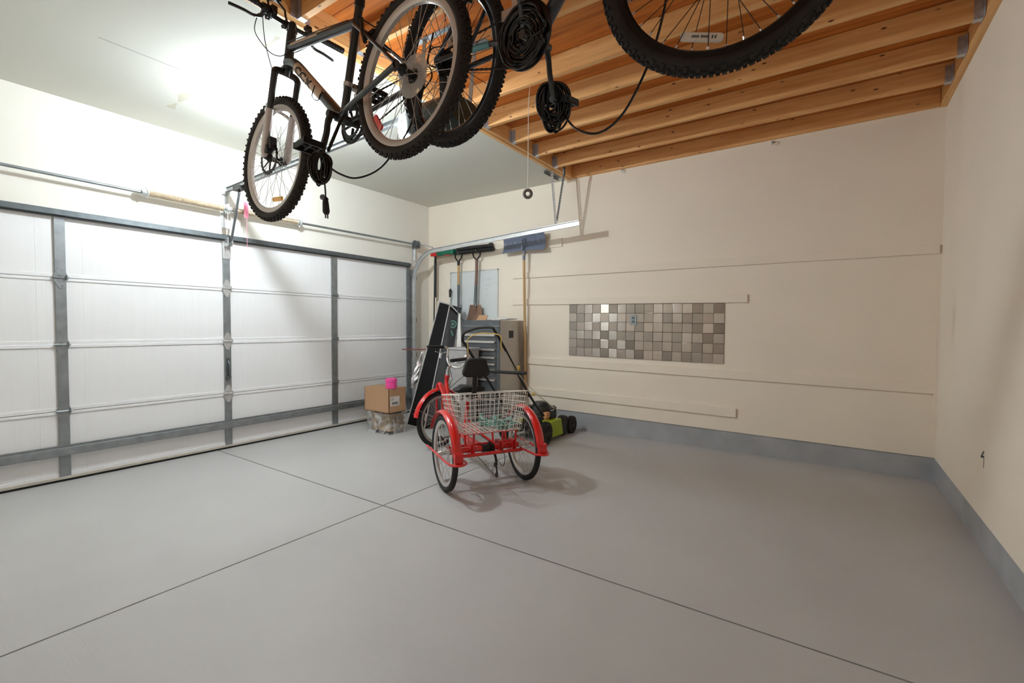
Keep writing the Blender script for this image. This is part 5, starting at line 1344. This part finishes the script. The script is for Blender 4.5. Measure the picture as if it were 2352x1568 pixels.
# pale board with faint lines
wbo = thing('whiteboard', 'pale blue-grey board with faint lines on the back wall behind the fork and spade', 'board', (.87, 5.03, 1.3))
wpart(MB().box((.455, D - .014, 1.20), (1.285, D - .001, 2.012)), 'panel', M['board'], wbo, smooth=False, bevel=.002)
mb = MB()
for (a, b) in (((.447, 2.0), (1.293, 2.014)),): mb.box((a[0], D - .017, a[1]), (b[0], D - .001, b[1]))
mb.box((.445, D - .017, 1.2), (.457, D - .001, 2.014)); mb.box((1.283, D - .017, 1.2), (1.293, D - .001, 2.014)); wpart(mb, 'frame', M['galv_light'], wbo, smooth=False)
mb = MB(); rnd = random.Random(9)
for k in range(16):
    x = rnd.choice((.56, .80, 1.08)) + rnd.uniform(-.02, .02); z = 1.93 - .045 * k + rnd.uniform(-.01, .01); w = rnd.uniform(.05, .14); mb.box((x, D - .0146, z), (x + w, D - .014, z + .004))
wpart(mb, 'faint_lines', M['line'], wbo, smooth=False)

# ------------------------------------------------------------------ metal tile panel and its outlet
TX0, TX1, TZ0, TZ1 = 2.361, 4.101, .885, 1.497
nx, nz = 17, 6; pw = (TX1 - TX0) / nx; ph = (TZ1 - TZ0) / nz
mt = MB(); fa = []; rnd = random.Random(21)
slope = -.0125
for i in range(nx):
    for j in range(nz):
        odd = (i + j) % 2; mt.cur = odd
        x0 = TX0 + i * pw + .0010; x1 = TX0 + (i + 1) * pw - .0010
        sh_ = slope * ((x0 + x1) / 2 - (TX0 + TX1) / 2)
        z0_ = TZ0 + j * ph + .001 + sh_; z1_ = TZ0 + (j + 1) * ph - .001 + sh_
        ta, tb = rnd.gauss(0, .0007), rnd.gauss(0, .0007); b_ = .0022
        y0 = D - .009
        p = [(x0 + b_, y0 + ta + tb, z0_ + b_), (x1 - b_, y0 - ta + tb, z0_ + b_), (x1 - b_, y0 - ta - tb, z1_ - b_), (x0 + b_, y0 + ta - tb, z1_ - b_),
             (x0, D - .0075, z0_), (x1, D - .0075, z0_), (x1, D - .0075, z1_), (x0, D - .0075, z1_), (x0, D - .0014, z0_), (x1, D - .0014, z0_), (x1, D - .0014, z1_), (x0, D - .0014, z1_)]
        mt.add(p, [(0, 1, 2, 3), (4, 5, 1, 0), (5, 6, 2, 1), (6, 7, 3, 2), (7, 4, 0, 3), (8, 9, 5, 4), (9, 10, 6, 5), (10, 11, 7, 6), (11, 8, 4, 7)])
        fa += [rnd.random()] * 9
M['tile_h'] = brushed('brushed_tile_horizontal', (1, 0, 0), (186, 178, 172)); M['tile_v'] = brushed('brushed_tile_vertical', (0, 0, 1), (170, 160, 152))
tp = thing('tile_panel', 'rectangular panel of brushed metal square tiles on the back wall', 'tile panel', ((TX0 + TX1) / 2, D, TZ0))
to = wpart(mt, 'metal_tiles', [M['tile_h'], M['tile_v']], tp, smooth=False, recalc=False)
at = to.data.attributes.new('tile', 'FLOAT', 'FACE'); at.data.foreach_set('value', fa[:len(to.data.polygons)])
ol = thing('wall_outlet', 'steel outlet cover set in the metal tile panel', 'outlet', (3.165, D - .01, 1.27))
wpart(MB().box((3.128, D - .016, 1.262), (3.202, D - .009, 1.376)), 'cover_plate', M['galv'], ol, smooth=False, bevel=.002)
mb = MB()
for z in (1.288, 1.330):
    mb.box((3.148, D - .0185, z), (3.182, D - .015, z + .028))
wpart(mb, 'socket', M['galv_dark'], ol, smooth=False, bevel=.003)
mb = MB()
for z in (1.288, 1.330):
    for x in (3.157, 3.171): mb.box((x, D - .019, z + .012), (x + .0025, D - .0184, z + .023))
wpart(mb, 'slots', M['black'], ol, smooth=False)

# small hooks
def eye(x, y, z, ax, label):
    mb = MB(); d = V(ax)
    mb.cyl(V((x, y, z)) - d * .004, V((x, y, z)) + d * .01, .014, n=12); mb.tube(catmull([V((x, y, z)) + d * .008, V((x, y, z)) + d * .04, V((x, y, z - .02)) + d * .05, V((x, y, z - .03)) + d * .035, V((x, y, z - .024)) + d * .018], 4), .0042, 6)
    tag(mb.build('screw_hook', M['galv_light']), label, 'hook', 'hooks high on the back wall')
eye(3.02, D, 2.995, (0, -1, 0), 'small screw hook under the loft joists, nearer the tool corner')
eye(4.49, D, 2.985, (0, -1, 0), 'small screw hook under the loft joists, right of the middle of the back wall')
mb = MB(); mb.box((W - .0015, 3.604, .465), (W + .001, 3.609, .525)); mb.cyl((W + .002, 3.612, .528), (W - .012, 3.612, .528), .006, n=8); mb.tube([(W - .002, 3.606, .56), (W - .010, 3.612, .53)], .003, 5)
tag(mb.build('wall_nail', M['galv_dark'], smooth=False), 'small dark nail and scrape low on the right-hand wall', 'nail')

# ------------------------------------------------------------------ camera, world, view
yaw, pitch, roll, fpx = -.6028, -.0327, .0049, 1065.1
fwd = V((math.sin(yaw) * math.cos(pitch), math.cos(yaw) * math.cos(pitch), math.sin(pitch)))
rgt = V((math.cos(yaw), -math.sin(yaw), 0)); upv = rgt.cross(fwd)
r2 = rgt * math.cos(roll) + upv * math.sin(roll); u2 = -rgt * math.sin(roll) + upv * math.cos(roll)
cd = bpy.data.cameras.new('camera'); co = bpy.data.objects.new('camera', cd); C.objects.link(co)
co.matrix_world = Matrix(((r2.x, u2.x, -fwd.x, cam.x), (r2.y, u2.y, -fwd.y, cam.y), (r2.z, u2.z, -fwd.z, cam.z), (0, 0, 0, 1)))
cd.sensor_width = 36; cd.lens = fpx / 2352 * 36; cd.clip_start = .05
sc0 = bpy.context.scene; sc0.camera = co
w = bpy.data.worlds.new('world'); sc0.world = w; w.use_nodes = True
w.node_tree.nodes['Background'].inputs['Color'].default_value = (.9, .95, 1, 1); w.node_tree.nodes['Background'].inputs['Strength'].default_value = .3
vs_ = sc0.view_settings; vs_.view_transform = 'Standard'; vs_.look = 'None'; vs_.gamma = 1; vs_.use_curve_mapping = False; vs_.exposure = 2.32
sc0.cycles.use_denoising = True
sc0.cycles.max_bounces = 10; sc0.cycles.diffuse_bounces = 6; sc0.cycles.transparent_max_bounces = 12
